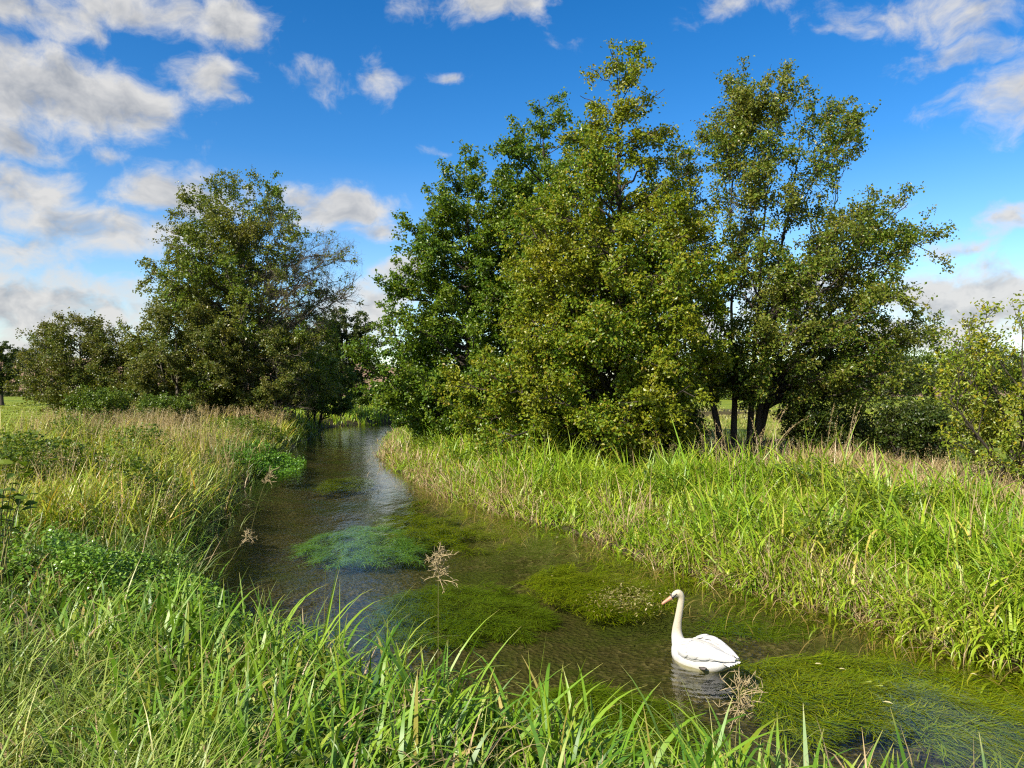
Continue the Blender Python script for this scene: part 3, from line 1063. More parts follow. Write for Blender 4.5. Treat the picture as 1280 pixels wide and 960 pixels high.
def grass(name, label, n, box, seed, cond, mat, length, width, segs=4, curl=(0.5, 0.5), tilt=0.15, power=2.0, y0=4.0, minpx=0.0011, per=9, rad=0.09, wind=None, lenmod=None):
    """tussocks: blades rise from a common foot and fall outwards from it"""
    C, rng = scatter(max(n // per, 1), box, seed, cond, power, y0)
    k = len(C)
    tl_len = rng.uniform(0.6, 1.2, k) * (0.65 + 0.7 * vn2(C[:, 0], C[:, 1], 1.4))
    tl_rand, tl_az, tl_lean = rng.random(k), lean_field(C[:, 0], C[:, 1]), rng.random(k)
    tr = rng.uniform(.5, 1.6, k)
    ix = np.repeat(np.arange(k), per)
    n = len(ix)
    off = rng.normal(0, rad, (n, 2)) * tr[ix][:, None] * np.clip(np.hypot(C[ix, 0], C[ix, 1]) / 8, .8, 2.2)[:, None]
    x, y = C[ix, 0] + off[:, 0], C[ix, 1] + off[:, 1]
    d, r = river(x, y)
    z = height_from(x, y, d, r)
    P = np.stack([x, y, z, d], 1)
    dist = np.hypot(x, y)
    L = length * rng.uniform(0.5, 1.1, n) * tl_len[ix]
    if lenmod is not None:
        L = L * lenmod(x, y, d)
    W = np.maximum(width * rng.uniform(.55, 1.3, n), minpx * dist)
    az = np.arctan2(off[:, 1], off[:, 0]) + rng.normal(0, 0.7, n)
    if wind is not None:
        az = np.where(rng.random(n) < wind[1], wind[0] + rng.normal(0, .7, n), az)
    az = np.where(rng.random(n) < 0.35, rng.uniform(0, 6.283, n), az)
    az = np.where(tl_lean[ix] < 0.22, tl_az[ix] + rng.normal(0, .45, n), az)        # whole tussocks lodged one way
    c = np.abs(rng.normal(curl[0], curl[1], n)) * (1 + 0.5 * (tl_lean[ix] < .22)) * np.where(rng.random(n) < .18, 2.2, 1.0)
    tl = np.abs(rng.normal(tilt, tilt * .8, n)) * (1 + 0.9 * (tl_lean[ix] < .22))
    V, F, UV, path = blades(P[:, :3] - np.array([0, 0, .02]), L, W, az, tl, c, segs, rng)
    UV = UV.copy()
    UV[:, 0] = 0.55 * UV[:, 0] + 0.45 * np.repeat(tl_rand[ix], (segs + 1) * 2)
    o = mesh_obj(name, V, F, mat, uv=UV)
    tag(o, label, kind='stuff')
    return o


SEDGE = blade_mat('sedge_blade', [(0.12, (0.044, 0.125, 0.009)), (0.45, (0.117, 0.243, 0.013)), (0.78, (0.232, 0.341, 0.022)), (0.9, (0.328, 0.289, 0.055)), (1.0, (0.491, 0.367, 0.132))], tip=(0.410, 0.315, 0.099), tip_from=0.85, tint=(0.164, 0.263, 0.022))
REED_R = blade_mat('bank_reed_blade', [(0.08, (0.100, 0.213, 0.010)), (0.45, (0.189, 0.314, 0.014)), (0.75, (0.307, 0.392, 0.022)), (0.88, (0.425, 0.370, 0.060)), (1.0, (0.531, 0.358, 0.130))], tip=(0.448, 0.426, 0.070), tip_from=0.88, base=(0.236, 0.168, 0.050), tint=(0.319, 0.358, 0.025), patch=0.4)
YELLOWG = blade_mat('left_bank_blade', [(0.08, (0.109, 0.204, 0.012)), (0.4, (0.208, 0.305, 0.018)), (0.68, (0.341, 0.382, 0.030)), (0.86, (0.488, 0.382, 0.050)), (1.0, (0.561, 0.254, 0.030))], tip=(0.463, 0.420, 0.090), tip_from=0.82, tint=(0.366, 0.331, 0.050), patch=0.35, tint_amt=0.5)
GREENL = blade_mat('left_edge_blade', [(0.0, (0.032, 0.08, 0.006)), (0.6, (0.065, 0.13, 0.009)), (1.0, (0.14, 0.17, 0.025))], tip=(0.22, 0.20, 0.06), tip_from=0.8)
STRAW = blade_mat('straw_blade', [(0.0, (0.28, 0.19, 0.09)), (0.6, (0.42, 0.31, 0.16)), (1.0, (0.52, 0.42, 0.24))], tip=(0.40, 0.30, 0.14), tip_from=0.7, tint=(0.32, 0.22, 0.10), patch=0.6)
FINE = blade_mat('fine_grass_blade', [(0.1, (0.099, 0.184, 0.014)), (0.5, (0.187, 0.276, 0.030)), (0.8, (0.330, 0.380, 0.080)), (1.0, (0.506, 0.460, 0.200))], tip=(0.440, 0.437, 0.170), tip_from=0.75, tint=(0.330, 0.345, 0.060), patch=1.2)
MEADOW = blade_mat('meadow_blade', [(0.0, (0.13, 0.18, 0.015)), (0.6, (0.21, 0.25, 0.02)), (1.0, (0.30, 0.29, 0.04))], tip=(0.30, 0.30, 0.05), tip_from=0.7)

BL = (-17, 14, -0.3, 46)


def c_near(x, y, d, r):
    return (~r) & (d > -0.12) & (y < 12.5) & ~((x < -1.0) & (y < 3.9 + .35 * x * 0)) * 1.0


def fine_zone(x, y):
    return (x < 0.9 - 0.72 * y + 0.9 * (vn(x, y, 1.0) - .5)) & (y < 5.2 + 0.6 * vn2(x, y, 1.1))


def cress_zone(x, y):
    return ((x + 3.55) / 1.75) ** 2 + ((y - 8.3) / 1.25) ** 2 + 0.7 * (vn(x, y, .8) - .5) < 1


grass('sedge', 'broad green sedge blades on the near bank', 12500, (-9, 10, -.3, 13), 101,
      lambda x, y, d, r: (~r) * (d > -0.1) * (d < 3.6) * np.where(cress_zone(x, y), 0.06, 1.0) * np.where(fine_zone(x, y), 0.10, 1.0) * (y < 12.5) * np.clip((2.5 - x) / .7, 0.02, 1),
      SEDGE, 0.80, 0.030, segs=8, curl=(1.35, 0.9), tilt=0.28, power=0.6, y0=4, lenmod=lambda x, y, d: np.clip(1.12 - 0.12 * d, .75, 1.12) * np.clip(1.25 - .28 * np.maximum(x - 1.0, 0), .5, 1) * (.7 + .6 * vn(x, y, .9)) * np.where((x < -0.9) & (y > 4.6), .74, 1.0) * np.clip(np.hypot(x, y) / 4.2, .5, 1))
grass('sedge', 'short green undergrowth beneath the near sedge', 16000, (-9, 10, -.3, 13), 102,
      lambda x, y, d, r: (~r) * (d > -0.05) * (d < 4) * (y < 12.5) * np.clip((2.7 - x) / .7, 0.1, 1),
      GREENL, 0.36, 0.014, segs=4, curl=(0.9, 0.7), tilt=0.4, power=0.6, y0=4)
grass('fine_grass', 'fine pale drooping grass in the near left corner', 12500, (-6, 3, 0.6, 7.5), 103,
      lambda x, y, d, r: (~r) * (d > 0.5) * np.where(fine_zone(x, y), 1.0, 0.03),
      FINE, 0.85, 0.0085, segs=7, curl=(1.35, 0.6), tilt=0.35, power=0.3, y0=3, wind=(0.35, 0.25), minpx=0.0010, per=26, rad=.07)
grass('straw', 'dead straw blades lying through the near sedge', 3600, (-9, 10, -.3, 13), 104,
      lambda x, y, d, r: (~r) * (d > -0.05) * (d < 4) * (y < 12.5) * 1.0,
      STRAW, 0.6, 0.014, segs=6, curl=(1.4, 0.8), tilt=0.5, power=0.5, y0=4)
# left bank
grass('bank_grass', 'tall yellow-green grass covering the left bank', 30000, (-24, -3, 8, 44), 111,
      lambda x, y, d, r: (~r) * (d > 0.4) * (d < 8 + 2 * (vn(x, y, 3) - .5)) * np.where(y < 10.5, np.clip((y - 8.8) / 2, 0, 1), 1.0) * np.where(cress_zone(x, y), 0, 1.0),
      YELLOWG, 0.90, 0.028, segs=7, curl=(1.5, 0.9), tilt=0.3, power=1.3, y0=12, wind=(0.2, 0.2), lenmod=lambda x, y, d: 0.5 + 0.95 * vn(x, y, 2.2))
grass('bank_grass', 'dark green tufts hanging over the left water edge', 9000, (-14, -3, 8, 44), 112,
      lambda x, y, d, r: (~r) * (d > -0.12) * (d < 1.6) * 1.0,
      GREENL, 0.75, 0.016, segs=5, curl=(1.2, 0.6), tilt=0.3, power=1.3, y0=12)
grass('straw', 'dead straw stalks among the left bank grass', 2200, (-24, -3, 9, 46), 113,
      lambda x, y, d, r: (~r) * (d > 0.0) * (d < 7.5) * 1.0,
      STRAW, 0.85, 0.012, segs=5, curl=(1.1, 0.8), tilt=0.35, power=1.2, y0=14)
grass('meadow_grass', 'short bright turf of the left meadow', 22000, (-75, -14, 22, 120), 114,
      lambda x, y, d, r: (~r) * (d > 7) * np.clip((d - 7) / 2, 0, 1),
      MEADOW, 0.16, 0.012, segs=2, curl=(0.5, 0.4), power=0.9, y0=40, minpx=0.0013)
grass('bank_grass', 'green waterside grass at the far bend', 7000, (-22, 0, 42, 82), 115,
      lambda x, y, d, r: (~r) * (d > -0.1) * (d < 6) * 1.0,
      REED_R, 0.8, 0.012, segs=3, power=0.5, y0=40)
# right bank
grass('reed_sweet_grass', 'tall bright reed grass along the right bank', 38000, (-9, 14, 4, 52), 121,
      lambda x, y, d, r: r * (d > -0.05) * np.clip((5.2 + 0.8 * vn(x, y, 2) - d) / .8, 0, 1) * np.clip(vn2(x, y, 1.25) * 3.2 - .55, 0.04, 1),
      REED_R, 1.05, 0.034, segs=8, curl=(1.6, 0.9), tilt=0.34, power=1.45, y0=8.5, wind=(3.0, 0.2), lenmod=lambda x, y, d: np.clip(0.42 + d * .45, .4, 1.0) * (0.40 + 1.05 * vn(x, y, 1.5)))
grass('bank_grass', 'short green blades spilling over the right water edge', 12000, (-9, 12, 4, 52), 122,
      lambda x, y, d, r: r * (d > -0.12) * (d < 0.8) * 1.0,
      REED_R, 0.55, 0.026, segs=6, curl=(1.7, 0.7), tilt=0.6, power=1.3, y0=8.5)
grass('straw', 'matted dead straw at the foot of the right bank reeds', 15000, (-9, 12, 4, 48), 123,
      lambda x, y, d, r: r * (d > -0.25) * (d < 1.3) * np.clip(1.4 - d, 0.1, 1) * np.clip(vn(x, y, 1.0) * 2.6 - .6, 0.05, 1),
      STRAW, 0.6, 0.012, segs=5, curl=(1.0, 0.7), tilt=1.0, power=1.3, y0=8.5)
grass('straw', 'dry stalks mixed through the right bank reeds', 2600, (-9, 14, 4, 40), 124,
      lambda x, y, d, r: r * (d > 0.1) * (d < 6.5) * 1.0,
      STRAW, 1.0, 0.010, segs=5, curl=(0.9, 0.8), tilt=0.3, power=1.3, y0=8.5)
grass('dry_grass', 'tawny dry grass behind the reeds below the sallow', 15000, (3, 16, 9, 30), 125,
      lambda x, y, d, r: r * (d > 4.4) * (d < 12) * np.clip((d - 4.4) / 1.2, 0, 1) * np.clip((x - 5.5 + (vn(x, y, 2) - .5) * 3) / 2.5, 0.03, 1),
      STRAW, 0.62, 0.007, segs=4, curl=(1.0, 0.6), tilt=0.3, power=0.8, y0=12)
grass('bank_grass', 'rough green grass under the alders', 14000, (-8, 18, 12, 36), 126,
      lambda x, y, d, r: r * (d > 4.5) * (d < 16) * 1.0,
      GREENL, 0.5, 0.011, segs=3, curl=(0.9, 0.6), tilt=0.3, power=0.8, y0=15)
grass('meadow_grass', 'pale hay-coloured grass of the right meadow', 16000, (2, 60, 27, 82), 127,
      lambda x, y, d, r: (d > 2.0) * (x > -2) * (y > 27) * (y < 80) * 1.0,
      blade_mat('hay_blade', [(0.0, (0.17, 0.19, 0.03)), (0.5, (0.28, 0.27, 0.06)), (1.0, (0.42, 0.36, 0.14))], tip=(0.38, 0.34, 0.13), tip_from=.6, patch=.15, tint=(0.2, 0.24, 0.03)),
      0.28, 0.012, segs=2, curl=(0.6, 0.4), power=0.7, y0=35, minpx=0.0013)


# seed-headed grasses: a thin stem with a feathery head
def plumes(points, height, head, seed, mat, bend=(0.35, 0.3), grains=34, stem_w=0.006, az=None, grain=0.028, branch=0.05):
    rng = np.random.default_rng(seed)
    n = len(points)
    L = height * rng.uniform(.75, 1.15, n)
    A = rng.uniform(0, 6.28, n) if az is None else az + rng.normal(0, .5, n)
    c = np.abs(rng.normal(bend[0], bend[1], n))
    W = np.maximum(np.full(n, stem_w), 0.0007 * np.hypot(points[:, 0], points[:, 1]))
    V, F, UV, P = blades(points, L, W, A, np.abs(rng.normal(.08, .06, n)), c, 8, rng)
    # grains hang around the upper share of the stem
    t = 1 - head * rng.random((n, grains))
    idx = t * 8
    i0 = np.clip(idx.astype(int), 0, 7)
    fr = (idx - i0)[..., None]
    rows = np.arange(n)[:, None]
    c0 = P[rows, i0] * (1 - fr) + P[rows, i0 + 1] * fr
    rad = branch * (0.25 + np.minimum(1, (1 - t) / head * 1.6))
    off = rng.normal(0, 1, (n, grains, 3)) * rad[..., None] * np.array([1, 1, .6])
    gpos = (c0 + off).reshape(-1, 3)
    tang = unit(P[rows, i0 + 1] - P[rows, i0]).reshape(-1, 3)
    ax = unit(tang + rng.normal(0, .45, gpos.shape))
    sd = unit(np.cross(ax, rng.normal(0, 1, gpos.shape)))
    gs = np.maximum(grain, 0.0012 * np.hypot(gpos[:, 0], gpos[:, 1]))[:, None] * rng.uniform(.6, 1.3, (len(gpos), 1))
    q = np.stack([gpos - ax * gs * .5, gpos + sd * gs * .16, gpos + ax * gs * .5, gpos - sd * gs * .16], 1).reshape(-1, 3)
    gfaces = np.arange(len(gpos) * 4).reshape(-1, 4) + len(V)
    guv = np.repeat(np.stack([rng.random(len(gpos)), np.full(len(gpos), .9)], 1), 4, axis=0)
    return np.concatenate([V, q]), np.concatenate([F, gfaces]), np.concatenate([UV, guv])


PLUME = blade_mat('seed_head', [(0.0, (0.26, 0.19, 0.08)), (0.5, (0.40, 0.30, 0.14)), (1.0, (0.52, 0.42, 0.23))], tip=(0.42, 0.32, 0.16), tip_from=0.6, trans=0.35, patch=.6, tint=(0.34, 0.22, 0.11))
PP, _ = scatter(1700, (-20, -6, 17, 40), 131, lambda x, y, d, r: (~r) * (d > 0.6) * (d < 8.5) * np.clip((y - 19) / 8, 0.02, 1) * np.clip(vn(x, y, 3) * 2 - .4, 0, 1), 0.4, 25)
v, f, u = plumes(PP[:, :3], 1.15, 0.3, 132, PLUME, grains=26)
tag(mesh_obj('dry_grass', v, f, PLUME, uv=u), 'feathery beige seeding grass across the far left bank', kind='stuff')
PP, _ = scatter(420, (-14, -3, 9, 26), 133, lambda x, y, d, r: (~r) * (d > 0.0) * (d < 8) * 1.0, 0.6, 12)
v, f, u = plumes(PP[:, :3], 1.0, 0.28, 134, PLUME, grains=30)
tag(mesh_obj('dry_grass', v, f, PLUME, uv=u), 'loose seed heads above the left bank grass', kind='stuff')
PP, _ = scatter(190, (2, 15, 9, 24), 135, lambda x, y, d, r: r * (d > 3.2) * (d < 8) * 1.0, 0.6, 12)
v, f, u = plumes(PP[:, :3], 1.05, 0.28, 136, PLUME, grains=30)
tag(mesh_obj('dry_grass', v, f, PLUME, uv=u), 'pale seed heads behind the right bank reeds', kind='stuff')


# leafy ground plants
def leafy(name, label, n, box, seed, cond, mat, size, height):
    P, rng = scatter(n, box, seed, cond, 0.5, 8)
    n = len(P)
    h = height * (0.45 + 0.75 * vn(P[:, 0], P[:, 1], .45)) * rng.random(n) ** 0.5
    pos = P[:, :3] + np.stack([rng.normal(0, .02, n), rng.normal(0, .02, n), h], 1)
    nr = unit(rng.normal(0, .55, (n, 3)) + np.array([0, 0, 1.0]))
    o = leaves_mesh(name, pos, nr, rng.normal(0, 1, (n, 3)), size * rng.uniform(.6, 1.3, n), mat, None, aspect=0.8, fold=0.1, shape='oval')
    tag(o, label, kind='stuff')


CRESS = leaf_mat('watercress_leaf', [(0.0, (0.07, 0.16, 0.012)), (0.6, (0.14, 0.26, 0.022)), (1.0, (0.22, 0.33, 0.05))], tint=(0.12, 0.22, 0.03), tint_amt=.3, patch=1.5, trans=.25, rough=0.3)
BRIGHT = leaf_mat('brooklime_leaf', [(0.0, (0.06, 0.15, 0.012)), (0.6, (0.10, 0.23, 0.016)), (1.0, (0.17, 0.30, 0.03))], tint=(0.12, 0.24, 0.02), tint_amt=.3, patch=1.5, trans=.35, rough=0.35)
leafy('watercress', 'low round-leaved watercress spread over the left bank', 20000, (-7, -1.5, 6, 10.5), 141, lambda x, y, d, r: (~r) * (d > -.15) * np.where(cress_zone(x, y), 1.0, 0.03), CRESS, 0.042, 0.5)
leafy('brooklime', 'vivid green waterside herbs at the left water edge', 9000, (-12, -5, 19, 33), 142,
      lambda x, y, d, r: (~r) * (d > -.55) * (d < 1.5) * 1.0 + 0 * x if False else ((np.abs(d) < 1.2) & (~r | (d < 0)) & (((x + 8.0) / 1.6) ** 2 + ((y - 25.5) / 3.6) ** 2 < 1)) * 1.0, BRIGHT, 0.075, 0.55)
leafy('nettle', 'green leafy herbs standing in clumps on the left bank', 16000, (-16, -5, 11, 34), 144, lambda x, y, d, r: (~r) * (d > .2) * (d < 7.5) * np.clip(vn(x, y, 1.6) * 5 - 3.1, 0, 1), SHRUB, 0.075, 1.0)
leafy('nettle', 'leafy herbs scattered among the right bank reeds', 7000, (-5, 12, 8, 30), 145, lambda x, y, d, r: r * (d > .6) * (d < 6) * np.clip(vn(x, y, 1.4) * 5 - 3.4, 0, 1), SHRUB, 0.07, 0.85)
leafy('nettle', 'broad-leaved herbs scattered low over the near bank', 5000, (-9, 4, 1, 13), 143, lambda x, y, d, r: (~r) * (d > .3) * (d < 4.5) * np.clip(vn(x, y, .9) * 3 - 1.6, 0, 1), SHRUB, 0.05, 0.3)

# ------------------------------------------------------------------ water weed beds under the surface
WEED = blade_mat('water_weed', [(0.0, (0.120, 0.207, 0.004)), (0.6, (0.228, 0.329, 0.006)), (1.0, (0.384, 0.426, 0.020))], tip=(0.288, 0.365, 0.012), tip_from=.7, trans=.2, patch=1.2, tint=(0.204, 0.207, 0.020))
WEED_TEAL = blade_mat('bright_water_weed', [(0.0, (0.120, 0.300, 0.048)), (0.6, (0.195, 0.420, 0.080)), (1.0, (0.300, 0.495, 0.128))], tip=(0.240, 0.450, 0.096), tip_from=.7, trans=.2, patch=1.2, tint=(0.150, 0.300, 0.032))
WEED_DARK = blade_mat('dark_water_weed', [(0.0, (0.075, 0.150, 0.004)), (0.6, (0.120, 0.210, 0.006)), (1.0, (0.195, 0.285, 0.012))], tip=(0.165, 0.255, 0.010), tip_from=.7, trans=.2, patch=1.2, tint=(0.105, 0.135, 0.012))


def flow_dir(x, y):
    if y > 11:
        return math.atan2(-9.0, 4.6)
    if y > 8:
        return math.atan2(-5, 4.2)
    return math.atan2(-2.6, 5.0)


def weed_bed(px, py, w, h, mat, n, label, zt=-0.10, seed=0, length=0.26, tilt=(1.5, 0.12)):
    n = int(n * 2.6)
    zt = zt - 0.05
    rng = np.random.default_rng(seed)
    Y0 = (CAMZ - zt) * FPX / (py - 488)
    X0 = px_x(px, Y0)
    ya, yb = (CAMZ - zt) * FPX / (py - h / 2 - 488), (CAMZ - zt) * FPX / (py + h / 2 - 488)
    ry, rx = (ya - yb) / 2, w / 2 / FPX * Y0
    ns = 60
    rx, ry = rx * 1.12, ry * 1.12
    fd = flow_dir(X0, Y0)
    fx, fy = math.cos(fd), math.sin(fd)
    sa, sr = rng.uniform(0, 2 * math.pi, ns), np.sqrt(rng.random(ns)) * 0.95
    sx, sy = np.cos(sa) * sr * rx, np.sin(sa) * sr * ry
    sl = rng.uniform(.25, 1.0, ns) * min(1.1, 0.9 * (rx + ry)) * (1.1 - .5 * sr)
    sw = rng.uniform(.07, .18, ns)
    sdeep = rng.random(ns) * 0.12
    ix = rng.choice(ns, n, p=sl * sw / (sl * sw).sum())
    t = rng.random(n) ** 0.8
    lat = rng.normal(0, 1, n) * sw[ix] * (1.15 - 0.85 * t) + 0.10 * np.sin(t * 4 + ix * 1.7)
    lx = sx[ix] + (t - .4) * sl[ix] * fx - lat * fy
    ly = sy[ix] + (t - .4) * sl[ix] * fy + lat * fx
    rad = np.hypot(lx / rx, ly / ry)
    x, y = X0 + lx, (ya + yb) / 2 + ly
    k = n
    g = ground_z(x, y)
    top = zt - sdeep[ix] - 0.08 * np.clip(rad, 0, 1.4) ** 2 - 0.07 * rng.random(k) - .05 * np.abs(lat) / sw[ix]
    z = np.maximum(top, g + 0.02)
    base = np.stack([x - X0, y - Y0, z], 1)
    V, F, UV, _ = blades(base, length * rng.uniform(.4, 1.1, k), np.full(k, .010) * rng.uniform(.6, 1.5, k), flow_dir(X0, Y0) + (vn2(x, y, .4) - .5) * 2.2 + rng.normal(0, .8, k),
                         np.abs(rng.normal(tilt[0], tilt[1], k)), rng.normal(0.1, .2, k), 3, rng, twist=.5)
    V[:, 2] = np.minimum(V[:, 2], -0.045 - 0.03 * rng.random(len(V)))
    o = mesh_obj('water_weed', V, F, mat, uv=UV)
    o.location = (X0, Y0, 0)
    tag(o, label, 'water weed', 'weed beds under the clear water')
    return o


weed_bed(1115, 850, 350, 95, WEED, 15000, 'large yellow-green weed bed right of the swan tail', zt=-0.05, seed=1)
weed_bed(770, 716, 210, 46, WEED, 9000, 'green weed bed behind the swan head', zt=-0.08, seed=2)
weed_bed(455, 668, 150, 38, WEED_TEAL, 7000, 'turquoise-green weed bed left of the dry seed head', zt=-0.06, seed=3)
weed_bed(560, 652, 190, 46, WEED, 8000, 'green weed bed beyond the dry seed head, touching the turquoise one', zt=-0.08, seed=4)
weed_bed(600, 622, 170, 26, WEED, 6000, 'farther green weed bed near the right bank reeds', zt=-0.08, seed=5)
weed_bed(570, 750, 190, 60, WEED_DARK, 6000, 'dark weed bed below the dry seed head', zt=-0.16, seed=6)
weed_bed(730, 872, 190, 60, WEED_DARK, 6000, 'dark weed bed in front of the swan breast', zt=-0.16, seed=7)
weed_bed(432, 598, 60, 14, WEED, 3000, 'small weed patch in the shaded water upstream', zt=-0.06, seed=8)
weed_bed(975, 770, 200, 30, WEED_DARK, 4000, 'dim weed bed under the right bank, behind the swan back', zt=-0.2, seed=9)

# weed mat breaking the surface
MATLEAF = leaf_mat('weed_mat_leaf', [(0.0, (0.10, 0.10, 0.02)), (0.5, (0.20, 0.17, 0.05)), (1.0, (0.34, 0.27, 0.12))], tint=(0.13, 0.16, 0.02), tint_amt=.5, patch=3, trans=.2)


def weed_mat(px, py, w, h, n, seed, label):
    rng = np.random.default_rng(seed)
    Y0 = CAMZ * FPX / (py - 488)
    X0 = px_x(px, Y0)
    rx, ry = w / 2 / FPX * Y0, (CAMZ * FPX / (py - h / 2 - 488) - CAMZ * FPX / (py + h / 2 - 488)) / 2
    p = rng.normal(0, .5, (n, 2)) * np.array([rx, ry])
    pos = np.stack([p[:, 0], p[:, 1], rng.uniform(-.03, .03, n)], 1)
    o = leaves_mesh('weed_mat', pos, unit(rng.normal(0, .5, (n, 3)) + np.array([0, 0, 1])), rng.normal(0, 1, (n, 3)), rng.uniform(.025, .06, n), MATLEAF, None, aspect=.4, fold=.05)
    o.location = (X0, Y0, 0)
    tag(o, label, 'water weed')


weed_mat(785, 748, 100, 34, 900, 151, 'straggling olive weed mat breaking the surface beside the swan head')

# ------------------------------------------------------------------ swan
WHITE = None


def swan_white(name, cream):
    M = Mat(name)
    tc = M.N.new('ShaderNodeTexCoord')
    s = M.N.new('ShaderNodeSeparateXYZ')
    M.link(tc.outputs['Object'], s.inputs[0])
    nz = M.noise(14, 5, 0.6)
    c = M.ramp(nz.outputs['Fac'], [(0.3, (0.47, 0.46, 0.42)), (0.6, (0.57, 0.56, 0.54))])
    if cream:
        k = M.range(s.outputs[2], 0.16, 0.30, 0.0, 0.8)
        c = M.mix(k, c, (0.46, 0.385, 0.25))
        kd = M.range(s.outputs[2], -0.01, 0.05, 0.5, 0.0)
        c = M.mix(kd, c, (0.4, 0.34, 0.22))
    p = M.n('BsdfPrincipled', Roughness=0.7)
    p.inputs['Specular IOR Level'].default_value = 0.2
    M.link(c, p.inputs['Base Color'])
    fn = M.noise(60, 3, 0.6)
    bp = M.n('Bump', Strength=0.35, Distance=0.006)
    M.link(fn.outputs['Fac'], bp.inputs['Height'])
    M.link(bp.outputs[0], p.inputs['Normal'])
    M.link(p.outputs[0], M.out.inputs[0])
    return M.m


def loft(rings):
    """closed loft through rings of equal length"""
    k = len(rings[0])
    v = np.concatenate(rings)
    f = []
    for i in range(len(rings) - 1):
        for j in range(k):
            f.append((i * k + j, i * k + (j + 1) % k, (i + 1) * k + (j + 1) % k, (i + 1) * k + j))
    return v, np.array(f), [list(range(k))[::-1], [len(v) - k + j for j in range(k)]]


def build_swan():
    X0, Y0 = 1.795, 7.12
    root = empty('swan', (X0, Y0, 0))
    tag(root, 'white mute swan swimming away with its neck upright and head turned left', 'swan')
    fw = np.array([-0.66, 0.75, 0.0])
    fw /= np.linalg.norm(fw)
    sd = np.array([fw[1], -fw[0], 0.0])
    up = np.array([0, 0, 1.0])
    loc = lambda a, b, c: fw * a + sd * b + up * c
    bm = bmesh.new()

    def add_loft(rings):
        v, f, caps = loft(rings)
        vs = [bm.verts.new(p) for p in v]
        for q in f:
            bm.faces.new([vs[i] for i in q])
        for c in caps:
            bm.faces.new([vs[i] for i in c])
    st = [(-.40, .018, .095, .125), (-.35, .055, .055, .150), (-.28, .10, .0, .172), (-.20, .138, -.05, .195), (-.08, .168, -.09, .218), (.06, .175, -.11, .222), (.17, .158, -.10, .205),
          (.25, .125, -.075, .182), (.31, .085, -.04, .155), (.345, .04, .02, .115)]
    th = np.arange(20) / 20 * 2 * math.pi
    rings = []
    for (a, w, z0, z1) in st:
        zc, hz = (z0 + z1) / 2, (z1 - z0) / 2
        rings.append(np.array([loc(a, w * math.copysign(abs(math.cos(t)) ** 0.85, math.cos(t)), zc + hz * math.copysign(abs(math.sin(t)) ** 0.9, math.sin(t))) for t in th]))
    add_loft(rings)
    # neck and head, world directions relative to the foot of the swan
    nk = [(-.10, .10, .03, .10), (-.165, .175, .10, .094), (-.196, .196, .18, .073), (-.205, .195, .27, .058), (-.198, .180, .36, .050), (-.186, .165, .45, .046), (-.174, .150, .54, .043),
          (-.170, .140, .60, .043), (-.180, .132, .638, .046), (-.205, .126, .655, .046), (-.238, .120, .648, .040), (-.268, .115, .630, .029), (-.288, .112, .617, .018)]
    pts = np.array([n[:3] for n in nk])
    rad = np.array([n[3] for n in nk])
    # denser, smooth
    P = resample_smooth(pts, 4)
    Rr = np.interp(np.linspace(0, len(rad) - 1, len(P)), np.arange(len(rad)), rad) * np.interp(np.linspace(0, 1, len(P)), [0, .2, .35, 1], [1, .92, .82, .90])
    d = unit(np.gradient(P, axis=0))
    rings = []
    a_prev = np.array([0, 1.0, 0])
    for p, r, t in zip(P, Rr, d):
        a = unit(a_prev - t * (a_prev @ t))
        b = np.cross(t, a)
        a_prev = a
        rings.append(np.array([p + r * (0.9 * math.cos(q) * a + math.sin(q) * b) for q in th]))
    add_loft(rings)
    bmesh.ops.recalc_face_normals(bm, faces=bm.faces)
    me = bpy.data.meshes.new('body')
    bm.to_mesh(me)
    bm.free()
    tmp = bpy.data.objects.new('body', me)
    COL.objects.link(tmp)
    md = tmp.modifiers.new('r', 'REMESH')
    md.mode = 'VOXEL'
    md.voxel_size = 0.0075
    ms = tmp.modifiers.new('s', 'SMOOTH')
    ms.iterations = 6
    ms.factor = 0.5
    bpy.context.view_layer.update()
    dg = bpy.context.evaluated_depsgraph_get()
    me2 = bpy.data.meshes.new_from_object(tmp.evaluated_get(dg))
    bpy.data.objects.remove(tmp)
    me2.name = 'body'
    me2.materials.clear()
    me2.materials.append(swan_white('swan_plumage', True))
    me2.polygons.foreach_set('use_smooth', np.ones(len(me2.polygons), bool))
    body = bpy.data.objects.new('body', me2)
    COL.objects.link(body)
    body.parent = root
    WHITE = swan_white('wing_plumage', False)
    MF = Mat('feather_white')
    gi = MF.N.new('ShaderNodeNewGeometry')
    cf = MF.ramp(gi.outputs['Random Per Island'], [(0.0, (0.44, 0.43, 0.40)), (1.0, (0.60, 0.59, 0.57))])
    pf = MF.n('BsdfPrincipled', Roughness=0.65)
    MF.link(cf, pf.inputs['Base Color'])
    MF.link(pf.outputs[0], MF.out.inputs[0])
    GREYISH = MF.m

    # a feather: curved strip from a to b lying on the wing
    def feather(V, F, a, b, w, nrm, lift):
        k = 7
        n0 = sum(len(x) for x in V)
        t = np.linspace(0, 1, k)
        P = a[None] * (1 - t[:, None]) + b[None] * t[:, None] + nrm[None] * (lift * np.sin(t * math.pi * .9))[:, None]
        side = unit(np.cross(b - a, nrm))
        ww = w * np.array([.55, .85, 1, 1, .9, .66, .15])
        cols = np.stack([P - side * ww[:, None] * .5 - nrm * .004, P + nrm * .004, P + side * ww[:, None] * .5 - nrm * .004], 1).reshape(-1, 3)
        V.append(cols)
        for i in range(k - 1):
            for j in range(2):
                F.append((n0 + i * 3 + j, n0 + i * 3 + j + 1, n0 + i * 3 + j + 4, n0 + i * 3 + j + 3))
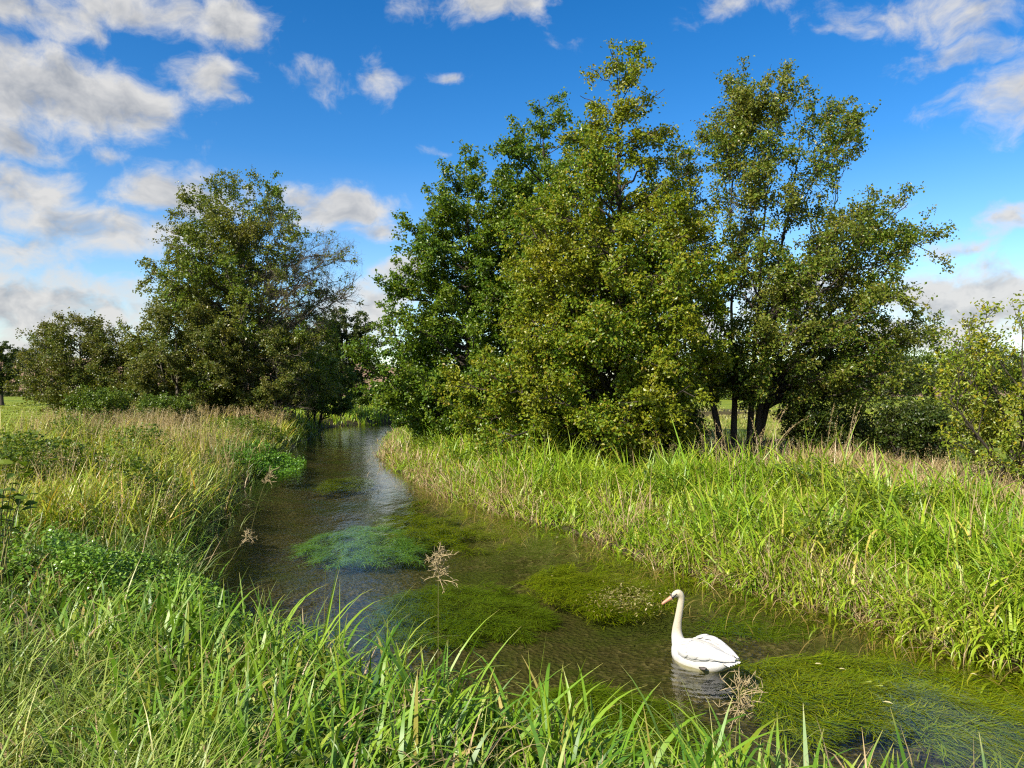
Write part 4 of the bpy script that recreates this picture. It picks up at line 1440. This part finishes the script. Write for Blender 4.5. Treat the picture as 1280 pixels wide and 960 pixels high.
    for s in (-1, 1):
        # folded wing: a smooth pad along the flank with rows of feathers over it
        rings = []
        ws = [(.22, .085, .105, .02, .03), (.17, .125, .125, .045, .065), (.08, .142, .135, .056, .088), (-.04, .142, .142, .058, .092), (-.15, .122, .148, .052, .078), (-.25, .088, .150, .040, .052),
              (-.33, .052, .146, .026, .030), (-.40, .022, .138, .010, .010)]
        for (a, y, z, wy, wz) in ws:
            rings.append(np.array([loc(a, s * (y + wy * math.cos(t)), z + wz * math.sin(t)) for t in th]))
        v, f, caps = loft(rings)
        ob = mesh_obj('wing', v, [f] + [np.array([c]) for c in caps], WHITE, root)
        V, F = [], []
        surf = lambda a: [np.interp(a, [w[0] for w in ws[::-1]], [w[i] for w in ws[::-1]]) for i in (1, 2, 3, 4)]
        for row, (a0, ln, cnt, wd) in enumerate([(.14, .13, 6, .06), (.05, .16, 6, .062), (-.05, .19, 6, .058), (-.13, .24, 5, .05), (-.20, .24, 4, .042)]):
            for i in range(cnt):
                q = -0.35 + (i + .5) / cnt * 2.5
                y, z, wy, wz = surf(a0)
                y2, z2, wy2, wz2 = surf(a0 - ln)
                off = 1.05
                p = loc(a0, s * (y + wy * off * math.cos(q)), z + wz * off * math.sin(q))
                e = loc(a0 - ln, s * (y2 + wy2 * 1.12 * math.cos(q)), z2 + wz2 * 1.15 * math.sin(q))
                nrm = unit(sd * s * math.cos(q) + up * math.sin(q))
                feather(V, F, p + nrm * .003 * row, e + nrm * .006, wd, nrm, .010)
        mesh_obj('flight_feathers', np.concatenate(V), np.array(F), GREYISH, ob)
    V, F = [], []
    for i in range(9):
        q = (i - 4) / 4
        feather(V, F, loc(-.30, q * .05, .115 - abs(q) * .02), loc(-.47 + abs(q) * .05, q * .10, .120 - abs(q) * .025), .045, up, .006)
    mesh_obj('tail', np.concatenate(V), np.array(F), WHITE, root)
    # bill, with the dark base, knob and eyes
    PINK = plain_mat('bill_pink', (0.42, 0.18, 0.10), (0.52, 0.25, 0.15), 30, 0.4, 0.4)
    BLACK = plain_mat('bill_black', (0.012, 0.011, 0.010), (0.025, 0.022, 0.02), 30, 0.35, 0.5)
    T = Tubes()
    bl = np.array([(-.272, .114, .622), (-.30, .110, .607), (-.335, .105, .587), (-.362, .101, .571), (-.382, .098, .558), (-.388, .097, .553)])
    T.add(bl, [.024, .0205, .0165, .015, .012, .003], 10)
    T.build('bill', PINK, root)
    T = Tubes()
    T.add(np.array([(-.253, .116, .634), (-.272, .1135, .6225), (-.281, .112, .617)]), [.012, .0285, .0235], 12)
    for s in (-1, 1):
        T.add(np.array([(-.240, .118 + s * .034, .650), (-.262, .1145 + s * .026, .635), (-.284, .111 + s * .017, .620)]), [.006, .011, .012], 6)
    T.add(np.array([(-.262, .115, .642), (-.276, .113, .643), (-.288, .111, .634), (-.296, .110, .625)]), [.004, .012, .011, .003], 8)
    T.build('bill_base', BLACK, root)
    for s in (-1, 1):
        b2 = bmesh.new()
        bmesh.ops.create_uvsphere(b2, u_segments=10, v_segments=8, radius=0.0065)
        e = bpy.data.meshes.new('eye')
        b2.to_mesh(e)
        b2.free()
        e.materials.append(BLACK)
        eo = bpy.data.objects.new('eye', e)
        COL.objects.link(eo)
        eo.parent = root
        eo.location = (-.232, .121 + s * .0345, .655)
    # grey webbed foot trailing at the flank
    fr = [loc(-.10, -.172, .018), loc(-.14, -.185, .012), loc(-.18, -.192, .022), loc(-.195, -.170, .034), loc(-.15, -.160, .03)]
    bz = np.array(fr + [p + up * .012 for p in fr])
    n5 = 5
    qf = np.array([(i, (i + 1) % n5, (i + 1) % n5 + n5, i + n5) for i in range(n5)])
    mesh_obj('foot', bz, [qf, np.array([[4, 3, 2, 1, 0]]), np.array([[5, 6, 7, 8, 9]])], plain_mat('foot_grey', (0.06, 0.05, 0.045), (0.12, 0.10, 0.09), 40, .5), root)
    return root


build_swan().scale = (0.9, 0.9, 0.97)

# ------------------------------------------------------------------ single dry stems that stand out


def seed_stem(px, py, Y, label, head, seed, nspike=16, spread=0.7, lean=(0.0, 0.0), group='dry seed heads over the water'):
    """a dry reed stem with a branched rusty seed head; px, py is the middle of the head"""
    rng = np.random.default_rng(seed)
    x, z = px_x(px, Y), CAMZ - (py - 488) / FPX * Y
    bx, by = x + lean[0], Y + lean[1]
    zb = min(gz(bx, by), -0.0) if gz(bx, by) < 0 else gz(bx, by)
    root = empty('dry_reed', (bx, by, zb))
    tag(root, label, 'reed', group)
    tip = np.array([x - bx, Y - by, z - zb])
    T = Tubes()
    mid = tip * 0.55 + np.array([-lean[0] * -.15, 0, tip[2] * .12])
    P = bezier(np.zeros(3), mid, tip, 10)
    T.add(P, np.linspace(.0032, .0018, 10), 5)
    T.build('stem', DRYSTEM, root)
    T = Tubes()
    dmain = unit(P[-1] - P[-3])
    for i in range(nspike):
        t = rng.uniform(0.78, 1.0)
        p = P[0] + 0
        idx = t * 9
        i0 = min(int(idx), 8)
        p = P[i0] * (1 - (idx - i0)) + P[i0 + 1] * (idx - i0)
        dr = unit(dmain * .5 + rng.normal(0, spread, 3) + np.array([0.15, 0, -.1]))
        L = head * rng.uniform(.5, 1.1)
        e = p + dr * L + np.array([0, 0, -L * .6 * rng.random()])
        q = bezier(p, (p + e) / 2 + np.array([0, 0, L * .12]), e, 5)
        T.add(q, [.0015, .0028, .0036, .003, .001], 4)
        for k in range(7):
            s = q[rng.integers(1, 5)]
            e2 = s + unit(dr + rng.normal(0, .8, 3)) * L * rng.uniform(.2, .45)
            T.add(np.array([s, (s + e2) / 2, e2]), [.0012, .0028, .0008], 4)
    T.build('seed_head', SEEDM, root)
    return root


DRYSTEM = plain_mat('dry_stem', (0.12, 0.13, 0.03), (0.22, 0.19, 0.07), 20, .6)
SEEDM = plain_mat('rusty_seed', (0.22, 0.16, 0.075), (0.40, 0.32, 0.17), 25, .7)
seed_stem(548, 690, 6.4, 'tangled pale seed head standing alone over mid-river', .16, 201, 34, 1.0)
seed_stem(925, 858, 4.75, 'rusty spreading seed head in front of the swan tail', .19, 202, 26, .7, lean=(-.08, -.05))
seed_stem(338, 590, 13.0, 'drooping seed head over the left water edge, highest of the left ones', .19, 203, 18, .4, lean=(-.45, .1))
seed_stem(312, 668, 10.0, 'rust-brown seed head low over the watercress', .16, 204, 14, .4, lean=(-.5, .0))
seed_stem(520, 868, 4.0, 'bleached seed head sunk in the near sedge', .10, 207, 12, .6, lean=(-.05, -.05))


def arching_tuft(px, py, Y, n, height, az, seed, label, spread=.15, bend=(0.9, .2)):
    rng = np.random.default_rng(seed)
    x = px_x(px, Y)
    z = gz(x, Y)
    pts = np.stack([rng.normal(0, spread, n), rng.normal(0, spread, n), np.zeros(n)], 1)
    v, f, u = plumes(pts, height, .38, seed + 1, PLUME, bend=bend, grains=60, az=az, branch=.018, grain=.03, stem_w=.012)
    o = mesh_obj('grass_tuft', v, f, PLUME, uv=u)
    o.location = (x, Y, z - .03)
    tag(o, label, 'grass tuft', 'dry tufts along the top of the right bank')


arching_tuft(958, 560, 17.5, 12, 1.75, 0.1, 211, 'tuft of pale plumes arching right below the alder stems')
arching_tuft(1048, 560, 17.0, 7, 1.75, 0.3, 213, 'upright pale plumes right of the arching tuft', bend=(.3, .15))
arching_tuft(905, 565, 17.5, 5, 1.4, 2.6, 215, 'few thin plumes in front of the leftmost alder stems', bend=(.5, .2))

# fallen bough near the alder stems
T = Tubes()
bp_ = np.array([(0, 0, .0), (.5, .05, .25), (1.1, 0, .33), (1.8, .05, .34), (2.5, .0, .30)])
T.add(bp_, [.05, .042, .036, .03, .015], 7)
T.add(np.array([(1.1, 0, .33), (1.4, .1, .52), (1.6, .15, .75)]), [.02, .014, .006], 5)
T.add(np.array([(1.9, .05, .34), (2.1, .15, .2), (2.4, .3, .02)]), [.02, .014, .008], 5)
fb = T.build('fallen_bough', BARK_DARK)
fb.location = (px_x(930, 22.2), 22.2, gz(px_x(930, 22.2), 22.2) + .35)
tag(fb, 'low dark bough reaching right from the alder stems', 'branch')

# dock plant with dark leaves at the left border
def dock(px, py, Y, seed):
    rng = np.random.default_rng(seed)
    x = px_x(px, Y)
    z = gz(x, Y)
    root = empty('bramble_plant', (x, Y, z))
    tag(root, 'clump of leafy stems with broad green leaves at the left border', 'plant')
    top = CAMZ - (py - 488) / FPX * Y - z
    T = Tubes()
    n = 8
    pos, nr, ax = [], [], []
    for i in range(n):
        e = np.array([rng.normal(.05, .22), rng.normal(0, .2), top * rng.uniform(.8, 1.1)])
        P = bezier(np.array([rng.normal(0, .05), rng.normal(0, .05), 0]), e * np.array([.2, .2, .7]), e, 9)
        T.add(P, np.linspace(.008, .003, 9), 5)
        for k in range(9):
            q = P[rng.integers(3, 9)]
            a = rng.uniform(0, 6.28)
            d = np.array([math.cos(a), math.sin(a), rng.normal(.0, .3)])
            pos.append(q + d * .04)
            ax.append(d)
            nr.append(unit(np.array([rng.normal(0, .35), rng.normal(0, .35), 1.0])))
    T.build('stem', DRYSTEM, root)
    pos, nr, ax = np.array(pos), np.array(nr), np.array(ax)
    leaves_mesh('foliage', pos, nr, ax, rng.uniform(.09, .17, len(pos)), SHRUB, root, aspect=.62, fold=.1, shape='oval')


dock(2, 588, 7.4, 221)

# leaves drifting on the water
FALLEN = plain_mat('fallen_leaf', (0.42, 0.36, 0.14), (0.58, 0.50, 0.26), 30, .6)
for (px, py, sz, lab, sd) in [(1023, 830, .085, 'oval pale leaf floating on the yellow-green weed, nearest the swan', 1), (1052, 836, .07, 'narrow pale leaf floating just right of the oval one', 2),
                              (1108, 877, .085, 'yellow leaf floating at the near rim of the weed bed', 3), (1215, 842, .06, 'small tan leaf floating towards the right bank', 4),
                              (698, 672, .09, 'tan leaf floating near the right bank, upstream of the swan', 5)]:
    Y = CAMZ * FPX / (py - 488)
    rng = np.random.default_rng(300 + sd)
    o = leaves_mesh('floating_leaf', np.array([[-.5 * sz, 0, 0.0]]), np.array([[0.05, 0.03, 1.0]]), np.array([[1.0, rng.normal(0, .4), 0]]), np.array([sz]), FALLEN, None, aspect=.5, fold=.05, shape='oval')
    o.location = (px_x(px, Y), Y, .012)
    tag(o, lab, 'leaf', 'leaves floating on the river')
